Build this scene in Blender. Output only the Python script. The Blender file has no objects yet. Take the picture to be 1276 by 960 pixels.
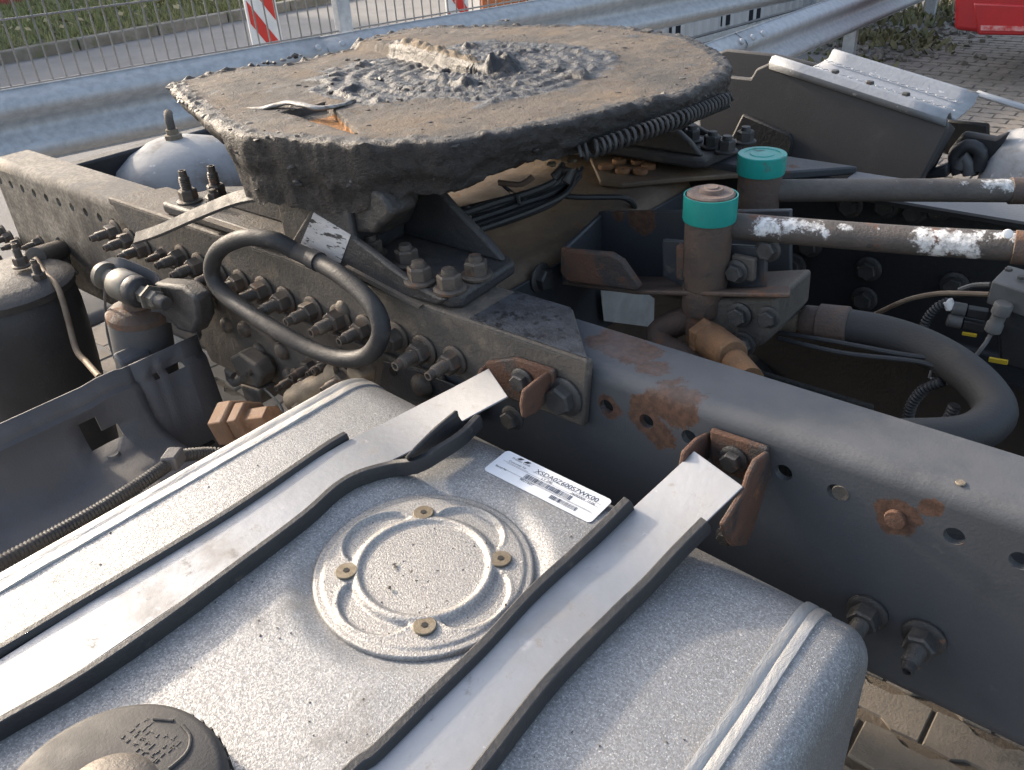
import bpy, bmesh, math, random
from mathutils import Vector, Matrix, noise
random.seed(7)
R = math.radians
S = bpy.context.scene
COL = S.collection

# ------------------------------------------------------------------ camera
cam = bpy.data.cameras.new('camera'); camo = bpy.data.objects.new('camera', cam); COL.objects.link(camo)
camo.matrix_world = Matrix(((0.769213, -0.295664, 0.566475, 0.0000), (0.636324, 0.435367, -0.636826, -0.6200), (-0.058338, 0.850317, 0.523028, 0.4470), (0, 0, 0, 1)))
cam.sensor_width = 36; cam.lens = 29.342; cam.clip_start = .02; cam.clip_end = 600
S.camera = camo
# ------------------------------------------------------------------ light
AZ, EL = -2.0, 22.0            # sun stands low towards -X, turned AZ degrees to +Y
sd = Vector((-math.cos(R(AZ)) * math.cos(R(EL)), math.sin(R(AZ)) * math.cos(R(EL)), math.sin(R(EL))))
w = bpy.data.worlds.new('World'); S.world = w; w.use_nodes = True
sky = w.node_tree.nodes.new('ShaderNodeTexSky'); sky.sky_type = 'NISHITA'; sky.sun_disc = False
sky.sun_elevation = R(EL); sky.sun_rotation = math.atan2(sd.x, sd.y); sky.dust_density = 4.0; sky.air_density = 1.0
bg = w.node_tree.nodes['Background']; bg.inputs[1].default_value = .15
hs = w.node_tree.nodes.new('ShaderNodeHueSaturation'); hs.inputs['Saturation'].default_value = .75   # hazy, whitish sky
w.node_tree.links.new(sky.outputs[0], hs.inputs['Color']); w.node_tree.links.new(hs.outputs[0], bg.inputs[0])
sl = bpy.data.lights.new('sun', 'SUN'); sl.energy = 2.25; sl.angle = R(3.0); sl.color = (1, .84, .66)
so = bpy.data.objects.new('sun', sl); COL.objects.link(so); so.rotation_euler = sd.to_track_quat('Z', 'Y').to_euler()
S.view_settings.view_transform = 'Standard'; S.view_settings.look = 'None'
S.view_settings.exposure = 1.46; S.view_settings.gamma = 1

# ------------------------------------------------------------------ materials
def M(name, base, base2=None, ns=8, rough=.5, rough2=None, metal=0., bump=0., bs=200, bump2=0., bs2=25,
      spots=(), patches=(), dust=None, rnd=False, spec=.5, attrs=(), stretch=None, lo=.35, hi=.65):
    m = bpy.data.materials.new(name); m.use_nodes = True
    T = m.node_tree; N = T.nodes; L = T.links; b = N['Principled BSDF']
    tc = N.new('ShaderNodeTexCoord'); vec = tc.outputs['Object']; pos = vec
    if rnd:
        oi = N.new('ShaderNodeObjectInfo'); ad = N.new('ShaderNodeVectorMath'); ad.operation = 'ADD'
        mu = N.new('ShaderNodeMath'); mu.operation = 'MULTIPLY'; mu.inputs[1].default_value = 9
        L.new(oi.outputs['Random'], mu.inputs[0]); L.new(vec, ad.inputs[0]); L.new(mu.outputs[0], ad.inputs[1]); vec = ad.outputs[0]
    if stretch:
        mp = N.new('ShaderNodeMapping'); mp.inputs['Scale'].default_value = stretch; L.new(vec, mp.inputs[0]); vec = mp.outputs[0]
    def noi(sc, det=6, rg=.6):
        n = N.new('ShaderNodeTexNoise'); n.inputs['Scale'].default_value = sc; n.inputs['Detail'].default_value = det
        n.inputs['Roughness'].default_value = rg; L.new(vec, n.inputs['Vector']); return n.outputs['Fac']
    def rng(v, a, c):
        r = N.new('ShaderNodeMapRange'); r.inputs[1].default_value = a; r.inputs[2].default_value = c
        r.interpolation_type = 'SMOOTHSTEP'; L.new(v, r.inputs[0]); return r.outputs[0]
    def mix(f, a, c):
        x = N.new('ShaderNodeMix'); x.data_type = 'RGBA'; L.new(f, x.inputs[0])
        for i, v in ((6, a), (7, c)):
            if hasattr(v, 'links'): L.new(v, x.inputs[i])
            else: x.inputs[i].default_value = (*v, 1)
        return x.outputs[2]
    def mixf(f, a, c):
        x = N.new('ShaderNodeMix'); x.data_type = 'FLOAT'; L.new(f, x.inputs[0])
        for i, v in ((2, a), (3, c)):
            if hasattr(v, 'links'): L.new(v, x.inputs[i])
            else: x.inputs[i].default_value = v
        return x.outputs[0]
    def math_(op, a, c):
        x = N.new('ShaderNodeMath'); x.operation = op
        for i, v in ((0, a), (1, c)):
            if hasattr(v, 'links'): L.new(v, x.inputs[i])
            else: x.inputs[i].default_value = v
        return x.outputs[0]
    f0 = rng(noi(ns), lo, hi)
    c = mix(f0, base, base2 or tuple(v * .75 for v in base))
    r = mixf(f0, rough, rough2 if rough2 is not None else rough)
    me = metal
    for (co, sc, a, bb, rr) in spots:
        f = rng(noi(sc, 8, .68), a, bb); c = mix(f, c, co); r = mixf(f, r, rr)
        if metal > 0: me = mixf(f, me, 0.)
    if patches:
        groups = {}
        for p in patches: groups.setdefault((p[4], p[5] if len(p) > 5 else .35), []).append(p)
        for (co, wob), ps in groups.items():
            nn = noi(38 if wob < .45 else 95, 8, .7) if wob < .9 else noi(6, 8, .7); mn = None
            for p in ps:
                v = N.new('ShaderNodeVectorMath'); v.operation = 'DISTANCE'; L.new(pos, v.inputs[0]); v.inputs[1].default_value = p[:3]
                q = math_('MULTIPLY', v.outputs['Value'], 1 / p[3]); mn = q if mn is None else math_('MINIMUM', mn, q)
            s = math_('ADD', mn, math_('MULTIPLY', math_('SUBTRACT', nn, .5), wob * 6 if wob < .9 else 3.0))
            f = (rng(s, 1.0, .82) if wob < .45 else rng(math_('ADD', s, math_('MULTIPLY', math_('SUBTRACT', noi(240, 6, .7), .5), 1.6)), 1.12, .55)) if wob < .9 else rng(s, 1.25, .3)
            rc = mix(rng(noi(120, 8, .7), .4, .6), co, tuple(v * .55 for v in co)); c = mix(f, c, rc); r = mixf(f, r, .85)
            if metal > 0: me = mixf(f, me, 0.)
    for (an, co, rr) in attrs:
        a = N.new('ShaderNodeAttribute'); a.attribute_name = an
        s = math_('ADD', a.outputs['Fac'], math_('MULTIPLY', math_('SUBTRACT', noi(60, 8, .7), .5), .9))
        f = rng(s, .35, .6); cc = mix(rng(noi(90, 8, .7), .4, .62), co, tuple(v * .5 for v in co))
        c = mix(f, c, cc); r = mixf(f, r, rr)
    if dust:
        g = N.new('ShaderNodeNewGeometry'); sx = N.new('ShaderNodeSeparateXYZ'); L.new(g.outputs['Normal'], sx.inputs[0])
        f = math_('MULTIPLY', rng(sx.outputs[2], .2, .95), math_('MULTIPLY', rng(noi(14, 8, .7), .3, .7), dust[1]))
        c = mix(f, c, dust[0]); r = mixf(f, r, .9)
        if metal > 0: me = mixf(f, me, 0.)
    L.new(c, b.inputs['Base Color'])
    for v, k in ((r, 'Roughness'), (me, 'Metallic')):
        if hasattr(v, 'links'): L.new(v, b.inputs[k])
        else: b.inputs[k].default_value = v
    b.inputs['Specular IOR Level'].default_value = spec
    last = None
    for (st, sc) in ((bump, bs), (bump2, bs2)):
        if st:
            bp = N.new('ShaderNodeBump'); bp.inputs['Strength'].default_value = 1; bp.inputs['Distance'].default_value = st
            L.new(noi(sc, 5, .65), bp.inputs['Height'])
            if last: L.new(last, bp.inputs['Normal'])
            last = bp.outputs[0]
    if last: L.new(last, b.inputs['Normal'])
    return m

RUST = (.10, .052, .034); RUST2 = (.21, .10, .045); DUSTC = (.24, .20, .155); DUSTB = (.085, .07, .057)
m_rail = M('chassis_paint', (.068, .074, .084), (.055, .06, .068), 5, .45, .6, bump=.0004, bs=300, bump2=.0004, bs2=30,
   spots=[((.11, .11, .115), 22, .60, .74, .7), ((.16, .15, .14), 180, .70, .76, .8), ((.03, .032, .036), 9, .6, .8, .5)],
   patches=[(*p, r, RUST) for p, r in (((-0.4149, 0, -0.0428), .016), ((-0.3407, 0, -0.0133), .031), ((-0.3538, 0, -0.0515), .020), ((-0.3696, 0, -0.0358), .022), ((-0.1197, 0, -0.0465), .021), ((-0.0953, 0, -0.023), .011), ((-0.0707, 0, -0.0454), .006),
       ((-0.4498, 0.0595, 0), .03), ((-0.4135, 0.0513, 0), .028), ((-0.3856, 0.0334, 0), .02), ((-0.4338, 0.0591, 0), .026))]
     + [(-1.75, 0, -.1, .62, DUSTB, 1.0), (-1.85, .16, .36, .62, (.36, .32, .26), 1.0), (-1.05, 0, -.15, .35, (.10, .085, .07), 1.0)], dust=((.12, .12, .125), .5))  # cream on the rear rail top: dust, with sun glare put into its colour
m_dusty = M('dusty_steel', (.085, .075, .066), (.06, .055, .05), 18, .75, .6, bump=.0012, bs=220, bump2=.002, bs2=40,
   spots=[((.14, .115, .09), 30, .5, .7, .9), ((.13, .065, .04), 55, .66, .76, .9), ((.03, .028, .026), 26, .62, .75, .6)], dust=((.15, .125, .10), .8))
m_nut = M('dusty_bolt_steel', (.12, .098, .08), (.07, .06, .052), 60, .7, .5, metal=.25, bump=.0008, bs=500,
   spots=[((.17, .085, .045), 70, .56, .7, .9), ((.04, .036, .032), 45, .6, .75, .7)], rnd=True)
m_darknut = M('dark_bolt_steel', (.075, .073, .072), (.05, .05, .05), 60, .5, .65, metal=.4, bump=.0008, bs=400,
   spots=[((.14, .08, .05), 60, .6, .7, .9)], rnd=True)
m_black = M('black_cast_paint', (.038, .038, .041), (.03, .03, .032), 14, .5, .38, bump=.0012, bs=260, bump2=.002, bs2=45,
   spots=[((.075, .066, .056), 25, .56, .72, .85), ((.10, .055, .035), 70, .7, .78, .9)], dust=((.11, .095, .08), .7))
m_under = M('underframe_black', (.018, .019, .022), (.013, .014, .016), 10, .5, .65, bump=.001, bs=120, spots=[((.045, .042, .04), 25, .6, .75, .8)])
m_greenish = M('gearbox_casting', (.05, .048, .042), (.03, .03, .028), 12, .7, .8, bump=.002, bs=60, spots=[((.07, .065, .05), 22, .55, .7, .9)], stretch=(8, 8, 1))
m_cross = M('brown_dirty_crossmember', (.17, .12, .075), (.115, .085, .06), 12, .5, .75, bump=.001, bs=200, bump2=.0015, bs2=35,
   spots=[((.16, .085, .035), 28, .58, .7, .85), ((.05, .042, .036), 34, .6, .72, .5), ((.22, .19, .15), 300, .7, .76, .9)])
m_bluepaint = M('blue_grey_paint', (.045, .050, .058), (.036, .040, .046), 9, .42, .55, bump=.0006, bs=200,
   spots=[((.08, .075, .07), 40, .6, .72, .8), ((.085, .048, .034), 12, .58, .66, .9)], patches=[(*(-0.5869, 0.335, 0.0269), .024, RUST), (*(-0.6267, 0.335, 0.0241), .010, RUST), (*(-0.5991, 0.2, 0.0378), .03, RUST)])
m_rust = M('rusted_bracket', RUST, (.11, .055, .034), 40, .9, .8, bump=.0016, bs=350, bump2=.0015, bs2=70,
   spots=[((.045, .038, .036), 20, .46, .60, .6), ((.19, .085, .04), 45, .56, .7, .95), ((.04, .034, .032), 90, .6, .7, .7)])
m_rustb = M('brown_rusted_pipe', (.105, .07, .052), (.075, .055, .046), 26, .75, .6, bump=.0012, bs=260, bump2=.001, bs2=60,
   spots=[((.19, .085, .04), 24, .54, .7, .9), ((.05, .045, .043), 40, .58, .7, .5), ((.16, .14, .12), 130, .66, .74, .9)])
m_orange = M('orange_corroded_fitting', (.19, .10, .045), (.13, .07, .036), 40, .8, .7, bump=.0015, bs=320,
   spots=[((.28, .18, .09), 160, .6, .7, .9), ((.08, .055, .04), 40, .63, .74, .8)])
m_tan = M('tan_corroded_fitting', (.18, .10, .055), (.13, .072, .042), 50, .8, .7, bump=.0008, bs=420, spots=[((.24, .16, .10), 130, .58, .7, .9), ((.07, .045, .03), 40, .6, .74, .9)])
m_tandust = M('dust_coated_brass', (.20, .165, .12), (.13, .105, .08), 40, .8, .7, bump=.0012, bs=300, spots=[((.09, .075, .06), 50, .58, .7, .9)])
m_pipe = M('pipe_old_paint', (.085, .07, .062), (.06, .054, .05), 22, .6, .75, bump=.0012, bs=230, bump2=.001, bs2=50,
   spots=[((.13, .062, .038), 26, .56, .68, .9), ((.045, .042, .042), 36, .6, .7, .5)],
   patches=[(x, y, z, r, (.66, .66, .66), .5) for (x, y, z, r) in [(-0.3683, 0.2399, 0.0898, 0.0130), (-0.3570, 0.2429, 0.0882, 0.0110), (-0.3412, 0.2475, 0.0964, 0.0120), (-0.3295, 0.2510, 0.1013, 0.0110), (-0.3142, 0.2542, 0.0995, 0.0110), (-0.3027, 0.2564, 0.0881, 0.0050), (-0.2867, 0.2603, 0.1010, 0.0080), (-0.2691, 0.2644, 0.1059, 0.0070), (-0.2497, 0.2689, 0.1064, 0.0080), (-0.2306, 0.2733, 0.1069, 0.0070), (-0.2111, 0.2774, 0.1032, 0.0120), (-0.2044, 0.2782, 0.0919, 0.0120), (-0.1836, 0.2821, 0.0967, 0.0130), (-0.1719, 0.2841, 0.0932, 0.0130), (-0.1924, 0.2801, 0.0848, 0.0110), (-0.1618, 0.2858, 0.0869, 0.0090), (-0.1925, 0.2807, 0.1041, 0.0120), (-0.1647, 0.2862, 0.1105, 0.0080), (-0.1437, 0.2903, 0.1116, 0.0090), (-0.1264, 0.2936, 0.1115, 0.0090), (-0.2971, 0.2581, 0.1061, 0.0060), (-0.1576, 0.2875, 0.1106, 0.0100)]])
m_pipe2 = M('pipe_grey_paint', (.095, .085, .076), (.075, .068, .063), 22, .65, .8, bump=.0012, bs=230, spots=[((.13, .08, .055), 26, .6, .72, .9)],
   patches=[(x, y, z, r, (.6, .6, .59), .5) for (x, y, z, r) in [(-0.4239, 0.4394, 0.0779, 0.0060), (-0.4021, 0.4525, 0.0787, 0.0050), (-0.3760, 0.4681, 0.0784, 0.0050), (-0.3416, 0.4890, 0.0780, 0.0050), (-0.3076, 0.5094, 0.0776, 0.0050), (-0.2739, 0.5298, 0.0771, 0.0060), (-0.2405, 0.5502, 0.0756, 0.0070), (-0.2115, 0.5681, 0.0741, 0.0110), (-0.1945, 0.5783, 0.0708, 0.0120), (-0.1807, 0.5870, 0.0705, 0.0120), (-0.2036, 0.5732, 0.0750, 0.0100)]])
m_teal = M('teal_plastic_cap', (.012, .27, .235), (.012, .24, .21), 14, .38, .5, bump=.0004, bs=90, spots=[((.05, .3, .27), 40, .60, .74, .6), ((.08, .10, .085), 40, .57, .72, .8), ((.05, .07, .06), 200, .70, .76, .8)])
m_alu = M('weathered_aluminium', (.335, .335, .335), (.245, .245, .245), 420, .46, .62, metal=.6, bump=.0005, bs=640, bump2=.0016, bs2=9, lo=.42, hi=.58,
   spots=[((.56, .56, .55), 620, .57, .63, .45), ((.20, .185, .165), 760, .60, .66, .8), ((.31, .29, .27), 7, .58, .78, .7), ((.12, .10, .085), 260, .735, .76, .9), ((.42, .42, .42), 4, .54, .74, .6), ((.20, .185, .165), 9, .54, .76, .75), ((.44, .43, .42), 30, .62, .72, .5), ((.17, .15, .13), 60, .66, .76, .85)])
m_alu2 = M('cover_plate_aluminium', (.36, .35, .335), (.27, .26, .25), 500, .44, .58, metal=.6, bump=.0009, bs=600, lo=.42, hi=.58,
   spots=[((.56, .56, .55), 700, .58, .64, .5), ((.2, .17, .14), 700, .66, .7, .9), ((.20, .14, .09), 120, .735, .76, .9)])
m_weld = M('brushed_weld_seam', (.48, .47, .45), (.40, .39, .37), 60, .45, .6, metal=.65, bump=.0012, bs=180, spots=[((.35, .32, .29), 90, .64, .72, .8)], stretch=(1, .25, 1))
m_strap = M('stainless_strap', (.36, .365, .375), (.31, .315, .325), 14, .42, .52, metal=.6, bump=.0004, bs=60, spots=[((.26, .235, .21), 7, .52, .74, .65), ((.22, .205, .19), 45, .58, .72, .7), ((.40, .40, .41), 22, .62, .76, .45), ((.12, .10, .09), 240, .755, .775, .9), ((.66, .66, .66), 40, .63, .72, .5)])
m_rubber = M('black_rubber', (.022, .023, .026), (.03, .03, .032), 18, .48, .62, bump=.0008, bs=150, spots=[((.085, .075, .065), 50, .6, .76, .9), ((.16, .14, .12), 300, .72, .76, .9)])
m_hose = M('dusty_black_hose', (.019, .020, .023), (.028, .027, .028), 20, .5, .75, bump=.0007, bs=240, spots=[((.09, .08, .07), 32, .56, .74, .9)], dust=((.11, .1, .09), .3))
m_hose2 = M('heavy_black_hose', (.021, .021, .023), (.03, .029, .028), 10, .62, .72, bump=.0005, bs=300, spots=[((.085, .07, .05), 12, .6, .8, .85)])
m_plastic = M('grey_black_plastic', (.085, .086, .094), (.068, .069, .077), 8, .55, .66, bump=.0006, bs=320, bump2=.001, bs2=22,
   spots=[((.085, .082, .08), 16, .56, .75, .8), ((.13, .12, .11), 260, .7, .76, .9)], dust=((.105, .095, .088), .7))
m_fender = M('dark_fender_plastic', (.056, .056, .058), (.048, .048, .05), 5, .6, .7, bump=.0005, bs=300, spots=[((.085, .08, .078), 9, .55, .8, .8)])
m_cap = M('fuel_cap_plastic', (.042, .039, .037), (.034, .032, .031), 26, .6, .7, bump=.0003, bs=500, spots=[((.17, .16, .15), 60, .64, .74, .9), ((.03, .03, .03), 170, .7, .75, .8)])
m_capknob = M('worn_brass_grey', (.15, .13, .11), (.11, .098, .085), 40, .5, .6, metal=.4, bump=.0008, bs=300)
m_screw = M('zinc_screw', (.22, .185, .135), (.16, .13, .09), 120, .45, .6, metal=.6, bump=.0004, bs=600, spots=[((.16, .11, .07), 90, .6, .7, .9)], rnd=True)
m_holeblack = M('hole_dark', (.012, .011, .01), None, 10, .8)
m_white = M('sticker_white', (.72, .74, .77), (.67, .69, .72), 40, .35, .45, spots=[((.12, .1, .08), 420, .75, .77, .8)])
m_ink = M('black_print', (.03, .03, .035), None, 10, .5)
m_grime = M('silver_label', (.66, .68, .72), (.5, .52, .56), 60, .3, .5, metal=.5, spots=[((.03, .032, .036), 46, .545, .58, .6), ((.03, .032, .036), 16, .58, .63, .5)], stretch=(.5, 1, 2.2))
m_oldlabel = M('worn_grey_label', (.46, .46, .43), (.36, .36, .34), 30, .6, .7, spots=[((.04, .04, .04), 44, .66, .7, .7)])
m_galv = M('galvanised_steel', (.42, .435, .455), (.33, .345, .365), 26, .55, .5, metal=.15, bump=.0006, bs=60, spots=[((.42, .45, .48), 15, .56, .7, .55), ((.22, .22, .23), 8, .62, .8, .6)])
m_wire = M('fence_wire', (.22, .215, .21), (.18, .175, .17), 30, .55, metal=.5)
m_asph = M('asphalt_road', (.20, .195, .19), (.17, .165, .16), 2, .9, bump=.003, bs=90, spots=[((.24, .23, .22), 60, .6, .7, .9)])
m_paver = M('paver_concrete', (.23, .20, .17), (.18, .16, .135), 5, .88, .95, bump=.002, bs=170, bump2=.002, bs2=30, spots=[((.12, .11, .09), 9, .58, .75, .95), ((.28, .26, .22), 220, .62, .7, .9)], rnd=True)
m_joint = M('joint_sand', (.15, .125, .10), (.115, .097, .077), 6, .95, bump=.004, bs=60, spots=[((.16, .14, .115), 3, .5, .7, .95), ((.06, .075, .03), 9, .66, .76, .95)])
m_kerb = M('kerb_stone', (.22, .205, .18), (.15, .135, .11), 4, .9, bump=.004, bs=40, spots=[((.11, .12, .06), 5, .5, .7, .95)])
m_soil = M('verge_soil', (.085, .085, .04), (.11, .105, .05), 3, .95, bump=.01, bs=20)
m_grass = M('grass_blades', (.19, .21, .075), (.24, .235, .11), 3, .7, .8, spots=[((.2, .18, .09), 12, .6, .7, .9)])
m_weed = M('weed_leaves', (.12, .13, .05), (.19, .165, .09), 9, .7, .8)
m_red = M('red_paint', (.36, .018, .022), (.30, .016, .02), 5, .32, .4, spots=[((.5, .3, .3), 20, .72, .78, .6)])
m_redwall = M('red_container_paint', (.33, .055, .045), (.27, .045, .04), 4, .55, .65, bump=.001, bs=60)
m_redsign = M('red_reflective', (.62, .035, .025), (.55, .03, .02), 5, .45)
m_whitesign = M('white_reflective', (.74, .73, .71), (.66, .65, .63), 8, .5)
m_orangeboard = M('orange_board', (.48, .15, .05), (.4, .12, .045), 6, .6)
m_whitewall = M('white_sheet_metal', (.72, .71, .68), (.64, .63, .60), 4, .5, spots=[((.42, .38, .33), 7, .62, .8, .8)])
m_glass = M('dark_window', (.03, .034, .04), None, 4, .12)
m_cheq = M('chequer_aluminium', (.33, .34, .355), (.28, .29, .305), 30, .6, .7, metal=.2, bump=.001, bs=130, spots=[((.28, .25, .22), 24, .62, .74, .8), ((.75, .75, .75), 60, .62, .7, .5)])
m_airtank = M('white_air_tank', (.32, .325, .33), (.25, .255, .26), 14, .75, .85, metal=.0, bump=.0006, bs=90, spots=[((.17, .145, .12), 14, .52, .72, .85), ((.15, .12, .09), 130, .7, .76, .9), ((.62, .62, .63), 30, .6, .7, .5)])
m_bush = M('pale_bushing_metal', (.17, .16, .14), (.115, .108, .095), 30, .45, .55, metal=.4)
m_yellow = M('yellow_clip', (.55, .40, .03), None, 20, .5)
m_plug = M('grey_plug', (.10, .10, .10), (.07, .07, .07), 30, .6)
m_copper = M('rusty_brake_line', (.16, .115, .08), (.22, .17, .12), 40, .6, .7, metal=.3)
m_plate = M('dusty_wheel_plate', (.122, .097, .075), (.076, .064, .053), 9, .85, .75, bump=.0022, bs=420, bump2=.003, bs2=90,
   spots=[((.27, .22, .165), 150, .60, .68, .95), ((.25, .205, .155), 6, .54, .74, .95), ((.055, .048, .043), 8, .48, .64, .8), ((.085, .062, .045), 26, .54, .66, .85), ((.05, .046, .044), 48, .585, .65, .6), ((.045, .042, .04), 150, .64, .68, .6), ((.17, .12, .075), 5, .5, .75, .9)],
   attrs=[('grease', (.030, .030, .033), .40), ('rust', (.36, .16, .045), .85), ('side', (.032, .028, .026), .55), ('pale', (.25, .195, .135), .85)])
m_crumb = M('dried_grease', (.055, .05, .047), (.10, .085, .068), 30, .7, .5, bump=.002, bs=150)
m_grease = M('grey_grease', (.034, .033, .034), (.06, .054, .048), 50, .42, .6, bump=.002, bs=200, spots=[((.12, .10, .075), 60, .60, .70, .85)])
m_peel = M('peeled_steel_edge', (.30, .29, .275), (.17, .16, .15), 40, .5, .6, metal=.4, bump=.0012, bs=160, spots=[((.09, .075, .06), 45, .56, .66, .8)])
m_disc = M('rusty_rivet_discs', (.27, .14, .06), (.2, .1, .05), 40, .8, bump=.001, bs=220, rnd=True)

# ------------------------------------------------------------------ mesh helpers
LOC = {}
def thing(name, label, cat, loc=(0, 0, 0), group=None):
    o = bpy.data.objects.new(name, None); COL.objects.link(o); o.location = loc; o.empty_display_size = .05
    o['label'] = label; o['category'] = cat
    if group: o['group'] = group
    LOC[o.name] = Vector(loc); return o
def link(name, me, parent=None):
    o = bpy.data.objects.new(name, me); COL.objects.link(o)
    if parent is not None:
        o.parent = parent; base = LOC[parent.name]; o.location = -base
        LOC[o.name] = Vector((0, 0, 0))
    else: LOC[o.name] = Vector((0, 0, 0))
    return o
def obj(name, bm, mat, parent=None, bevel=0, smooth=40, solid=0, seg=2, off=-1, flat=False):
    """link a bmesh given in world coordinates as one mesh object"""
    me = bpy.data.meshes.new(name)
    bmesh.ops.recalc_face_normals(bm, faces=bm.faces) if not solid else None
    bm.to_mesh(me); bm.free(); me.materials.append(mat)
    if smooth: me.shade_smooth(); me.set_sharp_from_angle(angle=R(smooth))
    if flat:
        for p in me.polygons:
            if max(abs(c) for c in p.normal) > .9995: p.use_smooth = False
    o = link(name, me, parent)
    if solid:
        md = o.modifiers.new('solid', 'SOLIDIFY'); md.thickness = solid; md.offset = off
    if bevel:
        md = o.modifiers.new('bevel', 'BEVEL'); md.width = bevel; md.segments = seg; md.limit_method = 'ANGLE'; md.angle_limit = R(35)
        md.harden_normals = False
    return o
def tag(o, label, cat, group=None):
    o['label'] = label; o['category'] = cat
    if group: o['group'] = group
    return o
def kind(o, k): o['kind'] = k; return o
def basis(z, x=None):
    z = Vector(z).normalized(); x = Vector(x) if x is not None else (Vector((0, 0, 1)) if abs(z.z) < .9 else Vector((1, 0, 0)))
    y = z.cross(x).normalized(); x = y.cross(z).normalized()
    return Matrix((x, y, z)).transposed()
def box(bm, c, s, rot=None):
    c = Vector(c); hs = [v / 2 for v in s]; rot = rot or Matrix.Identity(3); vs = []
    for i in range(8):
        p = Vector((hs[0] * (1 if i & 1 else -1), hs[1] * (1 if i & 2 else -1), hs[2] * (1 if i & 4 else -1)))
        vs.append(bm.verts.new(c + rot @ p))
    for f in ((0, 2, 3, 1), (4, 5, 7, 6), (0, 1, 5, 4), (2, 6, 7, 3), (0, 4, 6, 2), (1, 3, 7, 5)): bm.faces.new([vs[i] for i in f])
    return bm
def box2(bm, a, b): return box(bm, [(x + y) / 2 for x, y in zip(a, b)], [abs(x - y) for x, y in zip(a, b)])
def prism(bm, poly, d):
    """polygon of 3D points extruded by vector d"""
    d = Vector(d); A = [bm.verts.new(Vector(p)) for p in poly]; B = [bm.verts.new(Vector(p) + d) for p in poly]; n = len(A)
    bm.faces.new(A); bm.faces.new(B[::-1])
    for i in range(n): bm.faces.new((A[i], B[i], B[(i + 1) % n], A[(i + 1) % n]))
    return bm
def cat(pts, step=.008, closed=False):
    P = [Vector(p) for p in pts]; n = len(P); out = []
    for i in range(n if closed else n - 1):
        p0 = P[(i - 1) % n] if closed or i > 0 else P[0] * 2 - P[1]; p1 = P[i]; p2 = P[(i + 1) % n]
        p3 = P[(i + 2) % n] if closed or i + 2 < n else P[-1] * 2 - P[-2]
        k = max(1, int((p2 - p1).length / step))
        for j in range(k):
            t = j / k
            out.append(.5 * (2 * p1 + (p2 - p0) * t + (2 * p0 - 5 * p1 + 4 * p2 - p3) * t * t + (3 * p1 - p0 - 3 * p2 + p3) * t ** 3))
    if not closed: out.append(P[-1])
    return out
def sweep(bm, path, prof, closed=False, up=None, cap=True, scale=None):
    """sweep closed 2D profile [(a,b)] along path; a along side, b along up"""
    n = len(path); rings = []; side = None
    for i, p in enumerate(path):
        t = (path[(i + 1) % n] - path[i - 1]) if closed or 0 < i < n - 1 else (path[1] - path[0] if i == 0 else path[-1] - path[-2])
        t.normalize()
        if up is not None: side = t.cross(Vector(up)).normalized()
        elif side is None: side = t.cross(Vector((0, 0, 1)) if abs(t.z) < .9 else Vector((1, 0, 0))).normalized()
        else: side = (side - t * side.dot(t)).normalized()
        u = side.cross(t); s = scale(i) if scale else 1
        rings.append([bm.verts.new(p + side * a * s + u * b * s) for a, b in prof])
    m = len(prof)
    for i in range(n if closed else n - 1):
        A, B = rings[i], rings[(i + 1) % n]
        for j in range(m): bm.faces.new((A[j], A[(j + 1) % m], B[(j + 1) % m], B[j]))
    if not closed and cap: bm.faces.new(rings[0][::-1]); bm.faces.new(rings[-1])
    return bm
def circ(r, n=12): return [(r * math.cos(2 * math.pi * i / n), r * math.sin(2 * math.pi * i / n)) for i in range(n)]
def tube(bm, pts, r, n=12, step=.008, closed=False, smooth=True, scale=None, raw=False):
    path = [Vector(p) for p in pts] if raw else cat(pts, step, closed)
    return sweep(bm, path, circ(r, n), closed, scale=(lambda i: scale(i / max(1, len(path) - 1))) if scale else None)
def lathe(bm, prof, n=24, loc=(0, 0, 0), ax=(0, 0, 1)):
    """prof [(r,h)] from bottom to top; closed by caps when r>0 at the ends"""
    B = basis(ax); loc = Vector(loc); rings = []
    for r, h in prof:
        if r < 1e-5: rings.append([bm.verts.new(loc + B @ Vector((0, 0, h)))])
        else: rings.append([bm.verts.new(loc + B @ Vector((r * math.cos(2 * math.pi * i / n), r * math.sin(2 * math.pi * i / n), h))) for i in range(n)])
    for A, C in zip(rings, rings[1:]):
        for i in range(n):
            j = (i + 1) % n
            if len(A) == 1 and len(C) == 1: continue
            if len(A) == 1: bm.faces.new((A[0], C[j], C[i]))
            elif len(C) == 1: bm.faces.new((A[i], A[j], C[0]))
            else: bm.faces.new((A[i], A[j], C[j], C[i]))
    if len(rings[0]) > 1: bm.faces.new(rings[0][::-1])
    if len(rings[-1]) > 1: bm.faces.new(rings[-1])
    return bm
def nb(): return bmesh.new()
def fbm(v, o=4, s=1.):
    a = 0; k = 1.; t = 0
    v = Vector(v) * s
    for _ in range(o): a += k * noise.noise(v); t += k; k *= .5; v = v * 2.03 + Vector((3.1, 1.7, 9.2))
    return a / t
def sst(a, b, x):
    t = max(0, min(1, (x - a) / (b - a))); return t * t * (3 - 2 * t)
def conduit(name, pts, r, mat, parent=None, period=.0042, amp=.14):
    bm = nb(); path = cat(pts, period / 3)
    sweep(bm, path, circ(r, 12), scale=lambda i: 1 + amp * (1 if i % 3 == 0 else -.6))
    return obj(name, bm, mat, parent, smooth=60)
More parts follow.
